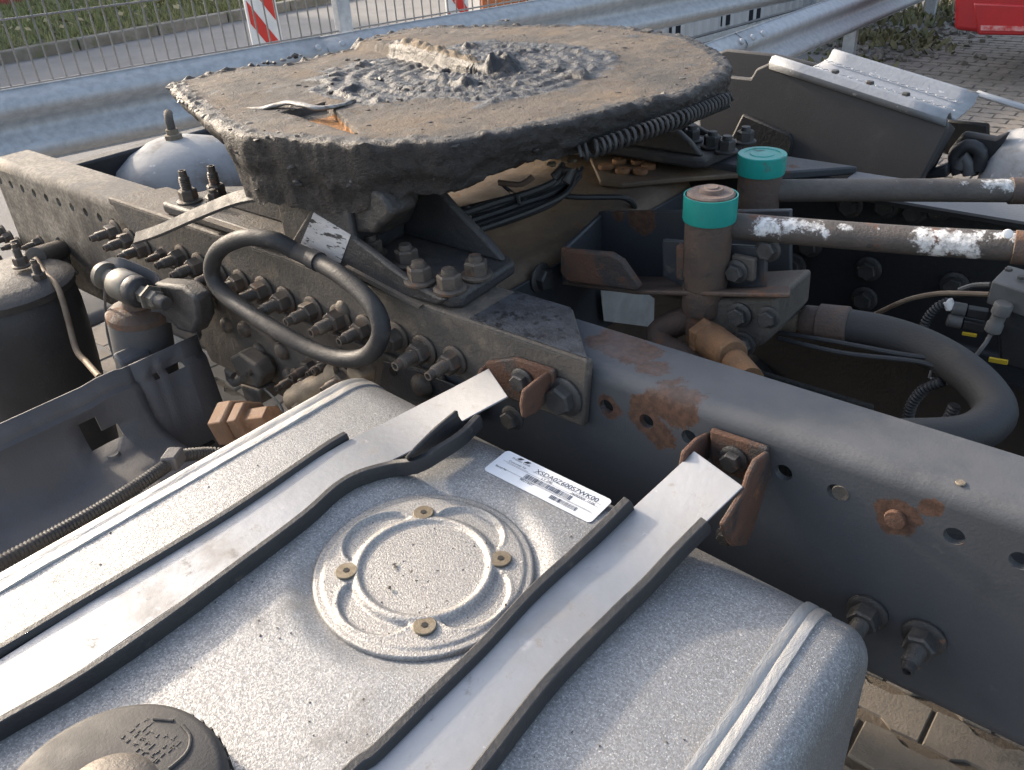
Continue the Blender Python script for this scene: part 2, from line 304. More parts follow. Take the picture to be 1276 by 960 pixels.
# shared fastener meshes, axis +Z
def mesh_of(bm, name, mat, smooth=35):
    bmesh.ops.recalc_face_normals(bm, faces=bm.faces); me = bpy.data.meshes.new(name); bm.to_mesh(me); bm.free(); me.materials.append(mat)
    me.shade_smooth(); me.set_sharp_from_angle(angle=R(smooth)); return me
def fast_meshes(mat, key):
    d = {}
    d['washer'] = mesh_of(lathe(nb(), [(.0165, 0), (.0172, .001), (.0172, .003), (.0155, .0042), (.0125, .0048)], 20), 'washer_' + key, mat)
    d['nut'] = mesh_of(lathe(nb(), [(.0128, .0046), (.0128, .0165), (.0112, .0185)], 6), 'nut_' + key, mat, 25)
    th = [(.0072, .0)]
    for i in range(7): th += [(.0076, .0185 + i * .0024), (.0067, .0197 + i * .0024)]
    d['stud'] = mesh_of(lathe(nb(), th + [(.0066, .0352), (.0055, .0362), (.0052, .044), (.0035, .0442), (.003, .040)], 12), 'stud_' + key, mat)
    d['stub'] = mesh_of(lathe(nb(), [(.0072, 0), (.0076, .019), (.0066, .024), (.004, .0245)], 12), 'stub_' + key, mat)
    d['head'] = mesh_of(lathe(nb(), [(.0125, .0046), (.0125, .012), (.0108, .014), (.006, .0138)], 6), 'head_' + key, mat, 25)
    d['rivet'] = mesh_of(lathe(nb(), [(.0135, 0), (.0132, .003), (.0115, .0065), (.007, .0095), (0, .0105)], 18), 'rivet_' + key, mat, 80)
    return d
FM = {'d': fast_meshes(m_nut, 'dusty'), 'k': fast_meshes(m_darknut, 'dark'), 'b': fast_meshes(m_black, 'black')}
def place(name, me, parent, loc, ax, s=1., spin=None):
    o = bpy.data.objects.new(name, me); COL.objects.link(o); o.parent = parent
    o.location = Vector(loc) - LOC[parent.name]
    q = Vector(ax).to_track_quat('Z', 'Y'); o.rotation_euler = (q.to_matrix() @ Matrix.Rotation(random.uniform(0, 1) if spin is None else spin, 3, 'Z')).to_euler()
    o.scale = (s, s, s); LOC[o.name] = Vector((0, 0, 0)); return o
def bolt(parent, loc, ax=(0, -1, 0), s=1., key='d', long=True):
    b = place('bolt', FM[key]['stud' if long else 'stub'], parent, loc, ax, s)
    for k in ('nut', 'washer'):
        c = bpy.data.objects.new(k, FM[key][k]); COL.objects.link(c); c.parent = b; LOC[c.name] = Vector((0, 0, 0))
    return b
def hexbolt(parent, loc, ax, s=1., key='k'):
    b = place('bolt', FM[key]['head'], parent, loc, ax, s)
    c = bpy.data.objects.new('washer', FM[key]['washer']); COL.objects.link(c); c.parent = b; LOC[c.name] = Vector((0, 0, 0)); return b
def gridplate(bm, us, vs, fn, omit=()):
    V = [[bm.verts.new(fn(u, v)) for v in vs] for u in us]
    for i in range(len(us) - 1):
        for j in range(len(vs) - 1):
            if (i, j) not in omit: bm.faces.new((V[i][j], V[i + 1][j], V[i + 1][j + 1], V[i][j + 1]))
    return bm
def holed_strip(bm, x0, x1, z0, z1, y, holes, r):
    """vertical sheet at y between z0<z1 with round holes; holes sorted x centres (x,z)"""
    hs = sorted(holes); h = (z1 - z0) / 2; cur = x0
    def quad(a, b): bm.faces.new([bm.verts.new(Vector(p)) for p in ((a, y, z0), (b, y, z0), (b, y, z1), (a, y, z1))])
    for (x, z) in hs:
        a, b = x - h, x + h
        if a < cur: a = cur
        if a > cur + 1e-6: quad(cur, a)
        n = 20; ring = []; outer = []
        for i in range(n):
            an = 2 * math.pi * (i + .5) / n; c, s_ = math.cos(an), math.sin(an)
            ring.append(bm.verts.new((x + r * c, y, z + r * s_)))
            sx = ((b - x) if c > 0 else (x - a)) / max(1e-6, abs(c)); sz = ((z1 - z) if s_ > 0 else (z - z0)) / max(1e-6, abs(s_)); k = min(sx, sz)
            outer.append((x + k * c, y, z + k * s_))
        ov = [bm.verts.new(p) for p in outer]
        for i in range(n):
            j = (i + 1) % n; bm.faces.new((ring[i], ov[i], ov[j], ring[j]))
        # corner triangles
        for i in range(n):
            j = (i + 1) % n; p, q = Vector(outer[i]), Vector(outer[j])
            if abs(p.x - q.x) > 1e-6 and abs(p.z - q.z) > 1e-6:
                cx = b if max(p.x, q.x) > x else a; cz = z1 if max(p.z, q.z) > z else z0
                bm.faces.new((ov[i], bm.verts.new((cx, y, cz)), ov[j]))
        cur = b
    if cur < x1 - 1e-6: quad(cur, x1)
    bmesh.ops.remove_doubles(bm, verts=bm.verts, dist=1e-5)
# ================================================================== SETTING
G = -1.0
def sheet(name, pts, z, mat):
    bm = nb(); bm.faces.new([bm.verts.new((x, y, z)) for x, y in pts]); return kind(obj(name, bm, mat, smooth=0), 'structure')
yard = sheet('ground', [(-300, -300), (300, -300), (300, 300), (-300, 300)], G - .008, m_joint)
sheet('road', [(-10.35, -200), (-4.3, -200), (-2.4, 9), (1, 24), (1, 200), (-10.35, 200)], G - .004, m_asph)
bm = nb()
y = -12.0
while y < 40:
    box(bm, (-10.43 + random.uniform(-.006, .006), y + .5, G + .02), (.15, .985, .2 + random.uniform(-.008, .008))); y += 1.0
kb = kind(obj('kerb', bm, m_kerb, bevel=.015), 'structure')
bm = nb(); us = [-10.5 - i * .35 for i in range(20)]; vs = [-10 + j * .5 for j in range(100)]
gridplate(bm, us, vs, lambda u, v: Vector((u, v, G + .1 + .10 * sst(-10.5, -11.5, u) + .03 * fbm((u, v, 0), 3, 1.4))))
kind(obj('grass_verge', bm, m_soil), 'structure')
bm = nb()
for k in range(26000):
    x = -10.55 - 3.9 * random.random() ** 1.2; yy = random.uniform(1, 15); h = random.uniform(.04, .13); a = random.uniform(0, 6.28); wd = random.uniform(.008, .02)
    z = G + .09 + .10 * sst(-10.5, -11.5, x); d = Vector((math.cos(a), math.sin(a), 0)); t = Vector((random.uniform(-.05, .05), random.uniform(-.05, .05), h))
    p = Vector((x, yy, z)); bm.faces.new([bm.verts.new(p - d * wd), bm.verts.new(p + d * wd), bm.verts.new(p + t)])
o = kind(obj('grass', bm, m_grass, smooth=0), 'stuff'); tag(o, 'dry green grass on the verge beyond the kerb of the road', 'grass')
bm = nb()
for k in range(500):
    x = -10.6 - 3.5 * random.random(); yy = random.uniform(1, 14); p = Vector((x, yy, G + .24)); s_ = random.uniform(.02, .05); a = random.uniform(0, 6.28)
    d = Vector((math.cos(a), math.sin(a), .2)) * s_; e = Vector((-math.sin(a), math.cos(a), .5)) * s_
    bm.faces.new([bm.verts.new(p + q) for q in (d, e, -d, -e)])
o = kind(obj('fallen_leaves', bm, M('pale_leaves', (.34, .31, .17), (.25, .2, .1), 5, .8), smooth=0), 'stuff'); tag(o, 'pale fallen leaves scattered over the grass verge', 'leaves')

# pavers: bone shaped blocks
def paver_mesh(i):
    L_, W_ = .196, .099; bm = nb(); rr = random.Random(i)
    P = [(-L_/2, -W_/2 + .004), (-L_/4, -W_/2 - .0), (-L_/8, -W_/2 + .016), (L_/8, -W_/2 + .016), (L_/4, -W_/2), (L_/2, -W_/2 + .004)]
    P = P + [(-x, -y_) for x, y_ in P]
    t = [bm.verts.new((x * .97, y_ * .96, 0)) for x, y_ in P]; m_ = [bm.verts.new((x, y_, -.006)) for x, y_ in P]; b = [bm.verts.new((x, y_, -.05)) for x, y_ in P]
    n = len(P); bm.faces.new(t)
    for A, B in ((t, m_), (m_, b)):
        for k in range(n): bm.faces.new((A[(k + 1) % n], A[k], B[k], B[(k + 1) % n]))
    me = bpy.data.meshes.new('brick'); bm.normal_update(); bm.to_mesh(me); bm.free(); me.materials.append(m_paver); return me
PM = [paver_mesh(i) for i in range(2)]
def paver_sites(x0, x1, y0, y1):
    j = int(math.floor(y0 / .105))
    while j * .105 < y1:
        i = int(math.floor(x0 / .203))
        while i * .203 < x1:
            yield (i * .203 + (.1015 if j % 2 else 0), j * .105); i += 1
        j += 1
near = [(x, y) for x, y in paver_sites(-.75, .55, .28, 1.35)] + [(x, y) for x, y in paver_sites(-3.2, -2.5, -.25, .35)]
nearset = set((round(x, 3), round(y, 3)) for x, y in near)
for x, y in near:
    b = place('brick', PM[random.randrange(2)], yard, (x + random.uniform(-.002, .002), y + random.uniform(-.002, .002), G + random.uniform(-.003, .002)), (0, 0, 1), 1, random.uniform(-.012, .012))
far = [(x, y) for x, y in paver_sites(-2.6, .9, 1.35, 5.2)]
vis = [(x, y) for x, y in paver_sites(-.95, -.35, 3.9, 5.2)]
for x, y in vis[:150]:
    place('brick', PM[0], yard, (x, y, G + random.uniform(-.003, .002)), (0, 0, 1), 1, random.uniform(-.012, .012))
visset = set(vis[:150])
bm = nb()
src = [v.co.copy() for v in PM[0].vertices]; fcs = [tuple(p.vertices) for p in PM[0].polygons]
for x, y in [p for p in paver_sites(-3.6, 1.4, -.9, 8.6) if (round(p[0], 3), round(p[1], 3)) not in nearset and p not in visset]:
    if x < -2.3 and y > 3.6 and x < -2.3 - .0: continue
    dz = random.uniform(-.004, .002); vv = [bm.verts.new(c + Vector((x, y, G + dz))) for c in src]
    for f in fcs: bm.faces.new([vv[i] for i in f])
o = obj('paving', bm, m_paver, yard, smooth=0); kind(o, 'stuff')
# weeds and rubble at the yard edge
def weed_clump(bm, x, y, r, n, h):
    for k in range(n):
        a = random.uniform(0, 6.28); d = r * random.random() ** .6; p = Vector((x + d * math.cos(a), y + d * math.sin(a), G)); hh = h * random.uniform(.4, 1)
        b = random.uniform(0, 6.28); w_ = Vector((math.cos(b), math.sin(b), 0)) * random.uniform(.008, .02); t = Vector((random.uniform(-.07, .07), random.uniform(-.07, .07), hh))
        q = [bm.verts.new(p - w_), bm.verts.new(p + w_), bm.verts.new(p + t * .6 + w_ * 1.3), bm.verts.new(p + t), bm.verts.new(p + t * .6 - w_ * 1.3)]; bm.faces.new(q)
bm = nb()
for x, y, r, n, h in ((-2.38, 6.1, .35, 170, .09), (-2.5, 7.4, .4, 200, .1), (-2.6, 8.6, .6, 220, .12), (-2.3, 9.6, .6, 170, .11), (-2.0, 10.6, .7, 170, .11), (-2.55, 5.3, .3, 160, .1), (-2.1, 7.2, .3, 60, .07)): weed_clump(bm, x, y, r, n, h)
o = kind(obj('weeds', bm, m_weed, smooth=0), 'stuff'); tag(o, 'weeds growing at the feet of the far guardrail posts', 'weeds')
bm = nb()
for k in range(900):
    x = -2.5 + random.gauss(0, .35); y = random.uniform(6.6, 11); s_ = random.uniform(.012, .05)
    box(bm, (x, y, G + s_ * .3), (s_, s_ * random.uniform(.6, 1.2), s_ * .7), Matrix.Rotation(random.uniform(0, 3), 3, Vector((random.random(), random.random(), 1)).normalized()))
o = kind(obj('rubble', bm, m_kerb, smooth=0), 'stuff'); tag(o, 'small pale stones lying between the weeds behind the far guardrail', 'rubble')

# guardrails
WP = [(.004, .0), (.0, -.006), (.012, -.014), (.070, -.044), (.082, -.062), (.078, -.086), (.018, -.128), (.008, -.146), (.008, -.164), (.018, -.182), (.078, -.224), (.082, -.248), (.070, -.266), (.012, -.296), (0, -.304), (.004, -.31)]
def rail_beam(parent, p0, p1, ztop, name='beam'):
    p0 = Vector((*p0, 0)); p1 = Vector((*p1, 0)); d = (p1 - p0).normalized(); u = Vector((d.y, -d.x, 0))
    bm = nb(); n = max(2, int((p1 - p0).length / .4))
    gridplate(bm, list(range(n + 1)), WP, lambda i, q: p0 + (p1 - p0) * (i / n) + u * q[0] + Vector((0, 0, ztop + q[1])))
    return obj(name, bm, m_galv, parent, solid=.004, smooth=50, off=0), u
def cpost(parent, x, y, z0, z1, w_=.06, d_=.1):
    bm = nb(); t = .006
    box(bm, (x, y, (z0 + z1) / 2), (t, w_, z1 - z0)); box(bm, (x - d_/2 + .003, y - w_/2 + t/2 + .0, (z0 + z1) / 2), (d_ - .012, t - .001, z1 - z0 - .002)); box(bm, (x - d_/2 + .003, y + w_/2 - t/2, (z0 + z1) / 2), (d_ - .012, t - .001, z1 - z0 - .002))
    return obj('post', bm, m_galv, parent, smooth=0)
XA = lambda y: -4.12 + .215 * y
GRV = mesh_of(lathe(nb(), [(.0135, 0), (.0132, .003), (.0115, .0065), (.007, .0095), (0, .0105)], 18), 'rivet_galvanised', m_galv, 80)
ga = thing('guardrail', 'long galvanised guardrail with pale mottled patches running behind the greasy fifth wheel plate', 'guardrail', (XA(1), 1, G))
rail_beam(ga, (XA(-3), -3), (XA(2.21), 2.21), -.200); rail_beam(ga, (XA(2.2) + .006, 2.2), (XA(6.3), 6.3), -.203)
for y in (-1.8, .2, 4.2): cpost(ga, XA(y) - .01, y, G - .1, -.24)
for (y, z) in ((2.14, -.06), (2.27, -.06), (2.14, -.25), (2.27, -.25), (2.62, -.06)):
    place('bolt', GRV, ga, (XA(y) + .072, y, -.2 + z + .016 * (1 if z > -.1 else -1)), (1, -.2, .6), 1.3)
gb = thing('guardrail', 'far galvanised guardrail on posts among the weeds, left of the red vehicle', 'guardrail', (-2.46, 5, G))
rail_beam(gb, (-2.46, 3.3), (-2.46, 4.42), -.462); rail_beam(gb, (-2.454, 4.40), (-2.46, 13), -.46)
for y in (6.55, 8.6, 10.7): cpost(gb, -2.47, y, G - .1, -.50)
for y in (4.34, 4.48, 4.62):
    for dz in (-.06, -.25): place('bolt', GRV, gb, (-2.46 + .076, y, -.46 + dz + (.02 if dz > -.1 else -.02)), (1, 0, .6), 1.5)

# mesh fence behind the near guardrail
XF = lambda y: -4.24 + .215 * y
fe = thing('mesh_fence', 'grey wire mesh fence with thin vertical bars standing behind the near guardrail', 'fence', (XF(2), 2, G))
bmb = lathe(nb(), [(.0042, 0), (.0042, 1.55)], 6); barm = mesh_of(bmb, 'bar', m_wire)
dl = math.hypot(1, .215); y = -.6
while y < 4.2:
    if not 2.36 < y < 2.50: place('bar', barm, fe, (XF(y), y, -.245), (0, 0, 1))
    y += .057 / dl
for z in (-.217, .047, .31, .57, .83, 1.1):
    bm = nb(); tube(bm, [(XF(-1) + .008, -1, z), (XF(4.3) + .008, 4.3, z + (.012 if z < -.2 else 0))], .0048, 6, raw=True); obj('cross_wire', bm, m_wire, fe)
bm = nb(); box(bm, (XF(2.43), 2.43, .1), (.05, .085, 2.2)); obj('post', bm, m_galv, fe, bevel=.006)
bm = nb(); box(bm, (XF(-.9), -.9, .1), (.05, .06, 2.2)); obj('post', bm, m_galv, fe, bevel=.006)

# barrier beacons
def beacon(pb, wd, hgt, label, lean, slant):
    x, y, z0 = pb
    t = thing('barrier_beacon', label, 'beacon', pb, 'red and white barrier beacons beside the road')
    ax = Vector((.25, 1, 0)).normalized(); nz = Vector((1, -.25, 0)).normalized(); up = Vector((0, 0, 1)); rot = Matrix((nz, ax, up)).transposed()
    bm = nb(); box(bm, Vector(pb) + up * (hgt / 2 + .12), (.03, wd, hgt), rot); obj('panel', bm, m_whitesign, t, bevel=.008)
    bm = nb(); box(bm, Vector(pb) + up * .06, (.4, wd * 1.6, .12), rot); obj('foot', bm, m_rubber, t, bevel=.02)
    k = 0
    while k * .3 < hgt - .1:
        zb = .12 + k * .30; q = []
        for (a, b) in ((-1, .0), (1, -.0), (1, .15), (-1, .15)):
            zz = zb + b + slant * a * wd * .5 + .06; zz = max(.125, min(hgt + .115, zz)); q.append(Vector(pb) + nz * .0155 + ax * (a * wd * .44) + up * zz)
        bm = nb(); prism(bm, q, nz * .003); obj('stripe', bm, m_redsign, t, smooth=0); k += 1
    return t
pb = (-8.3904, 5.1986, -1)
beacon((-5.5, 3.17, G), .23, 1.1, 'red and white striped barrier beacon, the left and larger one behind the mesh fence', 0, -1.4)
beacon((-5.3, 4.97, G), .22, 1.1, 'red and white striped barrier beacon beside the orange board', 0, -1.4)
ob = thing('barrier_board', 'orange board standing behind the guardrail beside a barrier beacon', 'board', (-5.2, 5.6, G))
bm = nb(); box(bm, (-5.2, 5.62, G + .5), (.05, .75, .6), Matrix.Rotation(-.2, 3, 'Z')); obj('panel', bm, m_orangeboard, ob, bevel=.008)
for y in (5.35, 5.9): bm = nb(); box(bm, (-5.22, y, G + .12), (.06, .06, .24)); obj('leg', bm, m_galv, ob, bevel=.004)

# red container beyond the verge
rc = thing('red_container', 'dull red container at the far side of the grass verge', 'container', (-15.2, 3.5, G))
bm = nb(); y = -4.0; prof = []
while y < 6.4: prof += [(y, 0), (y + .1, .04), (y + .2, .04), (y + .3, 0)]; y += .4
gridplate(bm, prof, [G + .35, 2.0], lambda a, z: Vector((-14.4 + a[1], a[0], z))); obj('wall', bm, m_redwall, rc, solid=.03, smooth=0)
bm = nb(); box2(bm, (-14.5, -4.1, G + .12), (-14.36, 6.5, G + .345)); obj('base_beam', bm, m_redwall, rc, bevel=.01)
bm = nb(); box2(bm, (-17, -4.1, G + .4), (-14.46, 6.45, 1.95)); obj('body', bm, m_redwall, rc)
pw = thing('low_wall', 'pale low wall far behind the grass verge', 'wall', (-15.5, 9, G))
for k in range(7): bm = nb(); box(bm, (-15.5, 6.9 + k * .82, G + .5), (.12, .8, 1.0)); obj('panel', bm, m_whitewall, pw, bevel=.02)

# white sheet metal cabin behind the guardrails
wc = thing('site_cabin', 'white corrugated sheet cabin with dark windows behind the guardrails', 'cabin', (-4.2, 8.2, G))
OXC, DXC = -4.2, .12
bm = nb(); prof = []; y = 5.6
def CX(y): return -4.02 + .16 * (y - 6.5)
while y < 9.0: prof += [(y, 0), (y + .02, .035), (y + .06, .035), (y + .08, 0)]; y += .12
gridplate(bm, prof, [G + .03, 1.4], lambda a, z: Vector((CX(a[0]) + a[1], a[0], z))); obj('wall', bm, m_whitewall, wc, solid=.01, smooth=0)
bm = nb(); prism(bm, [(CX(5.6) - .03, 5.6, G), (CX(9) - .03, 9, G), (CX(9) - 2, 9.3, G), (CX(5.6) - 2, 5.9, G)], (0, 0, 2.38)); obj('body', bm, m_whitewall, wc)
bm = nb(); prism(bm, [(CX(5.6) - .02, 5.6, G), (CX(9) - .02, 9, G), (CX(9) + .03, 9, G), (CX(5.6) + .03, 5.6, G)], (0, 0, .05)); obj('sill_rail', bm, m_whitewall, wc)
for (y0, y1, z0) in ((6.32, 6.47, G + .12), (7.05, 7.20, G + .1), (7.48, 7.68, G + .07)):
    f = nb(); prism(f, [(CX(y0) + .01, y0, z0), (CX(y1) + .01, y1, z0), (CX(y1) + .03, y1, z0), (CX(y0) + .03, y0, z0)], (0, 0, 1.2 if y0 > 7 else .16)); obj('window', f, m_glass, wc, bevel=.006)
for y in (7.95, 8.5): bm = nb(); box(bm, (-3.45 + .1 * (y - 7.9), y, -.2), (.09, .12, 1.7)); tag(obj('steel_post', bm, m_galv, bevel=.01), 'grey steel post standing before the white cabin, the %s of two' % ('left' if y < 8.2 else 'right'), 'post', 'grey posts before the white cabin')
ca = thing('handrail', 'thin grey handrail wires running in front of the white cabin', 'rail', (-3.3, 6.5, G))
for z in (-.78, -.58): bm = nb(); tube(bm, [(-3.55, 5.6, z), (-2.9, 11.5, z)], .012, 6, raw=True); obj('wire', bm, m_wire, ca)

# red vehicle top right
rv = thing('red_vehicle', 'red painted vehicle corner parked on the paving at the top right', 'vehicle', (-1.2, 6.1, G))
E = (-1.6226, 6, -0.6425)
bm = nb(); P = [(-1.6307, 6, -0.6531), (-1.4564, 6, -0.6643), (-1.0856, 6, -0.6543), (-1.2027, 6, -0.1725), (-1.7188, 6, -0.1732)]
prism(bm, P, (0, 1.5, 0)); obj('body', bm, m_red, rv, bevel=.03, seg=3)
P = [(-1.4695, 5.98, -0.672), (-1.0361, 5.98, -0.6533), (-1.079, 5.98, -0.4793), (-1.5412, 5.98, -0.476)]
bm = nb(); prism(bm, P, (0, .05, 0)); obj('lower_panel', bm, m_red, rv, bevel=.012)
P = [(-1.4616, 5.975, -0.6106), (-1.0482, 5.975, -0.6003), (-1.0412, 5.975, -0.6287), (-1.4552, 5.975, -0.6403)]
bm = nb(); prism(bm, P, (0, .01, 0)); obj('scratched_edge', bm, M('scraped_red', (.5, .25, .25), (.4, .03, .03), 30, .5), rv)
bm = nb(); lathe(bm, [(.28, -.13), (.33, -.1), (.33, .1), (.28, .13)], 32, (-.75, 6.7, G + .33), (1, 0, 0)); obj('wheel', bm, m_rubber, rv)
bm = nb(); lathe(bm, [(.28, -.13), (.33, -.1), (.33, .1), (.28, .13)], 32, (.3, 7.3, G + .33), (1, 0, 0)); obj('wheel', bm, m_rubber, rv)

# ================================================================== FRAME RAILS
holes = [(-.4195 + .0495 * k, -.0435) for k in (0, 1, 2, 4, 5, 7, 8)] + [(-1.95 + .0535 * k, -.0425) for k in range(11)]
def channel(bm, x0, x1, sgn, y0, holes=()):
    """sheet of a C channel; web at y0, flanges towards sgn"""
    def arc(zc, a0, a1): return [(.018 - .018 * math.cos(a), zc + .018 * math.sin(a)) for a in [a0 + (a1 - a0) * i / 6 for i in range(7)]]
    top = [(.08, 0), (.05, 0)] + arc(-.018, math.pi / 2, 0)[0:] + [(0, -.0205)]
    bot = [(0, -.0665), (0, -.12), (0, -.18)] + arc(-.232, 0, -math.pi / 2) + [(.05, -.25), (.08, -.25)]
    xs = [x0 + (x1 - x0) * i / 24 for i in range(25)]
    for pr in (top, bot): gridplate(bm, xs, pr, lambda x, q: Vector((x, y0 + sgn * q[0], q[1])))
    holed_strip(bm, x0, x1, -.0665, -.0205, y0, holes, .0085)
    bm.normal_update()
    for f in bm.faces:
        c = f.calc_center_median(); n = f.normal
        if n.y * (c.y - y0 - sgn * .04) + n.z * (c.z + .125) * .3 < 0: f.normal_flip()
    return bm
fr = thing('frame_rail', 'grey chassis frame rail beside the fuel tank, with a row of holes and rust patches', 'chassis rail', (-.7, 0, -.25))
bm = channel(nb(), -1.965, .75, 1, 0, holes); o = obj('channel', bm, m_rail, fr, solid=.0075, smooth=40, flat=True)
# reinforcement angle bolted over the rail
bm = nb()
P = [(-1.435, -.0125, .015), (-.433, -.0125, .015), (-.517, .076, .015), (-1.39, .076, .015)]
prism(bm, P, (0, 0, -.0142)); obj('top_plate', bm, m_dusty, fr, bevel=.003)
bm = nb(); prism(bm, [(-1.435, -.013, .0122), (-.4335, -.013, .0122), (-.441, -.013, -.072), (-1.36, -.013, -.072)], (0, .0115, 0)); obj('side_plate', bm, m_dusty, fr, bevel=.003)
# dark rough patch on the visible plate end is its own top skin
bm = nb(); prism(bm, [(-.60, -.0105, .0155), (-.437, -.0105, .0155), (-.519, .074, .0155), (-.60, .074, .0155)], (0, 0, .0009)); obj('tar_film', bm, M('tarry_plate', (.062, .066, .074), (.035, .036, .040), 45, .5, .6, bump=.002, bs=150, spots=[((.02, .02, .022), 80, .52, .6, .4), ((.16, .15, .14), 90, .7, .76, .9)]), fr)
# lower reinforcement with rivets
bm = nb(); prism(bm, [(-1.30, -.0095, -.085), (-.66, -.0095, -.085), (-.62, -.0095, -.248), (-1.24, -.0095, -.248)], (0, .008, 0)); obj('lower_plate', bm, m_dusty, fr, bevel=.002)
bm = nb(); prism(bm, [(-0.7644, -0.012, -0.0927), (-0.7001, -0.012, -0.0861), (-0.6104, -0.012, -0.0857), (-0.5916, -0.012, -0.0927), (-0.5941, -0.012, -0.117), (-0.7894, -0.012, -0.1517)], (0, .0030, 0)); 
obj('bracket_plate', bm, m_black, fr, bevel=.0012)
bm = nb(); lathe(bm, [(.007, 0), (.007, .0012)], 16, (-0.7473, -0.0125, -0.1028), (0, -1, 0)); obj('hole', bm, m_holeblack, fr)
for p in [(-1.4356, -0.013, -0.045), (-1.3902, -0.013, -0.0519), (-1.3462, -0.013, -0.0585), (-1.2231, -0.013, -0.0456), (-1.1742, -0.013, -0.0496), (-1.1224, -0.013, -0.0523), (-1.0648, -0.013, -0.0503), (-1.0063, -0.013, -0.0487), (-0.9563, -0.013, -0.0524), (-0.8947, -0.013, -0.0509), (-0.8363, -0.013, -0.0483), (-0.7866, -0.013, -0.0485), (-0.7266, -0.013, -0.0437), (-0.6786, -0.013, -0.0474), (-0.6269, -0.013, -0.0456)]:
    bolt(fr, p, s=random.uniform(1.08, 1.22))
for p in [(-1.2895, -0.01, -0.0573), (-1.1782, -0.01, -0.1147)]: bolt(fr, p, s=.8)
for p in [(-1.1485, -0.0095, -0.1503), (-1.0676, -0.0095, -0.1727), (-1.0032, -0.0095, -0.1526), (-0.9991, -0.0095, -0.1955), (-0.9218, -0.0095, -0.1694), (-1.0096, -0.0095, -0.1241), (-1.097, -0.0095, -0.1426), (-0.8305, -0.0095, -0.035)]:
    place('rivet', FM['d']['rivet'], fr, p, (0, -1, 0), 1.05)
for p in [(-1.0502, -0.0095, -0.1891), (-0.9779, -0.0095, -0.1912), (-0.9453, -0.0095, -0.1857), (-0.8873, -0.0095, -0.1362)]: bolt(fr, p, s=.95)
for p in [(-0.6914, -0.0135, -0.1039)]: place('rivet', FM['d']['rivet'], fr, p, (0, -1, 0), 1.25)
hexbolt(fr, (-0.4637, -0.0125, -0.0386), (0, -1, 0), 1.35); bolt(fr, (-0.5033, 0, 0.0862), (0, -1, 0), .01) if False else None
for p in [(-0.1237, -0.001, -0.1627), (-0.0734, -0.001, -0.1626)]: bolt(fr, p, s=1.12, key='k')
bm = nb(); lathe(bm, [(.0, .0), (.0085, .0), (.0095, .003), (.0085, .0055), (.0, .006)], 16, (-0.1192, 0.001, -0.047), (0, -1, 0)); obj('plug', bm, m_rust, fr)
bm = nb(); lathe(bm, [(.0, .0), (.0082, .0), (.0075, .0018), (0, .0008)], 16, (-0.1681, 0.001, -0.0426), (0, -1, 0)); obj('plug', bm, m_dusty, fr)
bm = nb(); lathe(bm, [(.0, .0), (.0042, .0), (.0036, .001), (0, .0012)], 12, (-0.0809, 0.014, 0), (0, 0, 1)); obj('mud_spot', bm, m_tandust, fr)

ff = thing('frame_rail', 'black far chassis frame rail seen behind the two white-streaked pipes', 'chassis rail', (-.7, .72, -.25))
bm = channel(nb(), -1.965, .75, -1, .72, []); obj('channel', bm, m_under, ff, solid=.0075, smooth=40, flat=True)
bm = nb(); prism(bm, [(-1.39, .643, .015), (-.433, .733, .015), (-1.435, .733, .015)][:0] or [(-1.39, .643, .0148), (-.53, .643, .0148), (-.433, .733, .0148), (-1.435, .733, .0148)], (0, 0, -.0142)); obj('top_plate', bm, m_bluepaint, ff, bevel=.003)
bm = nb(); prism(bm, [(-.435, .633, .0010), (.76, .633, .0010), (.76, .735, .0010), (-.435, .735, .0010)], (0, 0, .004)); obj('flange_top', bm, M('grey_flange', (.10, .105, .115), (.085, .09, .1), 8, .5, bump=.0006, bs=200), ff)
for p in [(-0.3823, 0.711, -0.1424), (-0.3802, 0.711, -0.1958), (-0.2511, 0.711, -0.1386), (-0.4283, 0.711, -0.0411), (-0.3731, 0.711, -0.0312), (-0.3306, 0.711, -0.0325), (-0.2978, 0.711, -0.0214), (-0.2828, 0.711, -0.2551), (-0.5073, 0.711, -0.1641), (-0.4842, 0.711, -0.1219)]:
    hexbolt(ff, p, (0, -1, 0), 1.25)

# ================================================================== CROSSMEMBER AND CENTRE
cm = thing('crossmember', 'wide brown dirty crossmember between the frame rails under the fifth wheel', 'crossmember', (-.8, .36, -.1))
bm = nb(); P = [(-.985, -.006), (-.70, -.006), (-.682, -.012), (-.672, -.028), (-.669, -.05), (-.669, -.19), (-.985, -.19)]
prism(bm, [(x, .085, z) for x, z in P], (0, .55, 0)); obj('beam', bm, m_cross, cm, bevel=.008, seg=3)
bm = nb(); prism(bm, [(-.668, .086, -.025), (-.668, .634, -.025), (-.668, .634, -.18), (-.668, .086, -.18)], (.004, 0, 0)); obj('front_skin', bm, m_bluepaint, cm, bevel=.003)
bm = nb(); prism(bm, [(-0.8605, 0.5987, 0.004), (-0.7679, 0.4967, 0.004), (-0.7302, 0.5038, 0.004), (-0.6513, 0.5857, 0.004), (-0.553, 0.6739, 0.004), (-0.5925, 0.7432, 0.004), (-0.7443, 0.7512, 0.004)], (0, 0, -.008)); g_ = obj('gusset_plate', bm, m_cross, cm, bevel=.002)
for p in [(-0.7976, 0.557, 0.0045), (-0.7947, 0.5948, 0.0045), (-0.7643, 0.6062, 0.0045), (-0.7604, 0.5524, 0.0045), (-0.7323, 0.563, 0.0045), (-0.7344, 0.5918, 0.0045)]:
    bm = nb(); lathe(bm, [(.0125, 0), (.0130, .002), (.0125, .006), (.0115, .007), (.0025, .007), (.0022, .004)], 20, p); obj('rivet', bm, m_disc, cm)
hexbolt(cm, (-0.664, 0.1979, -0.029), (1, 0, 0), 1.25)
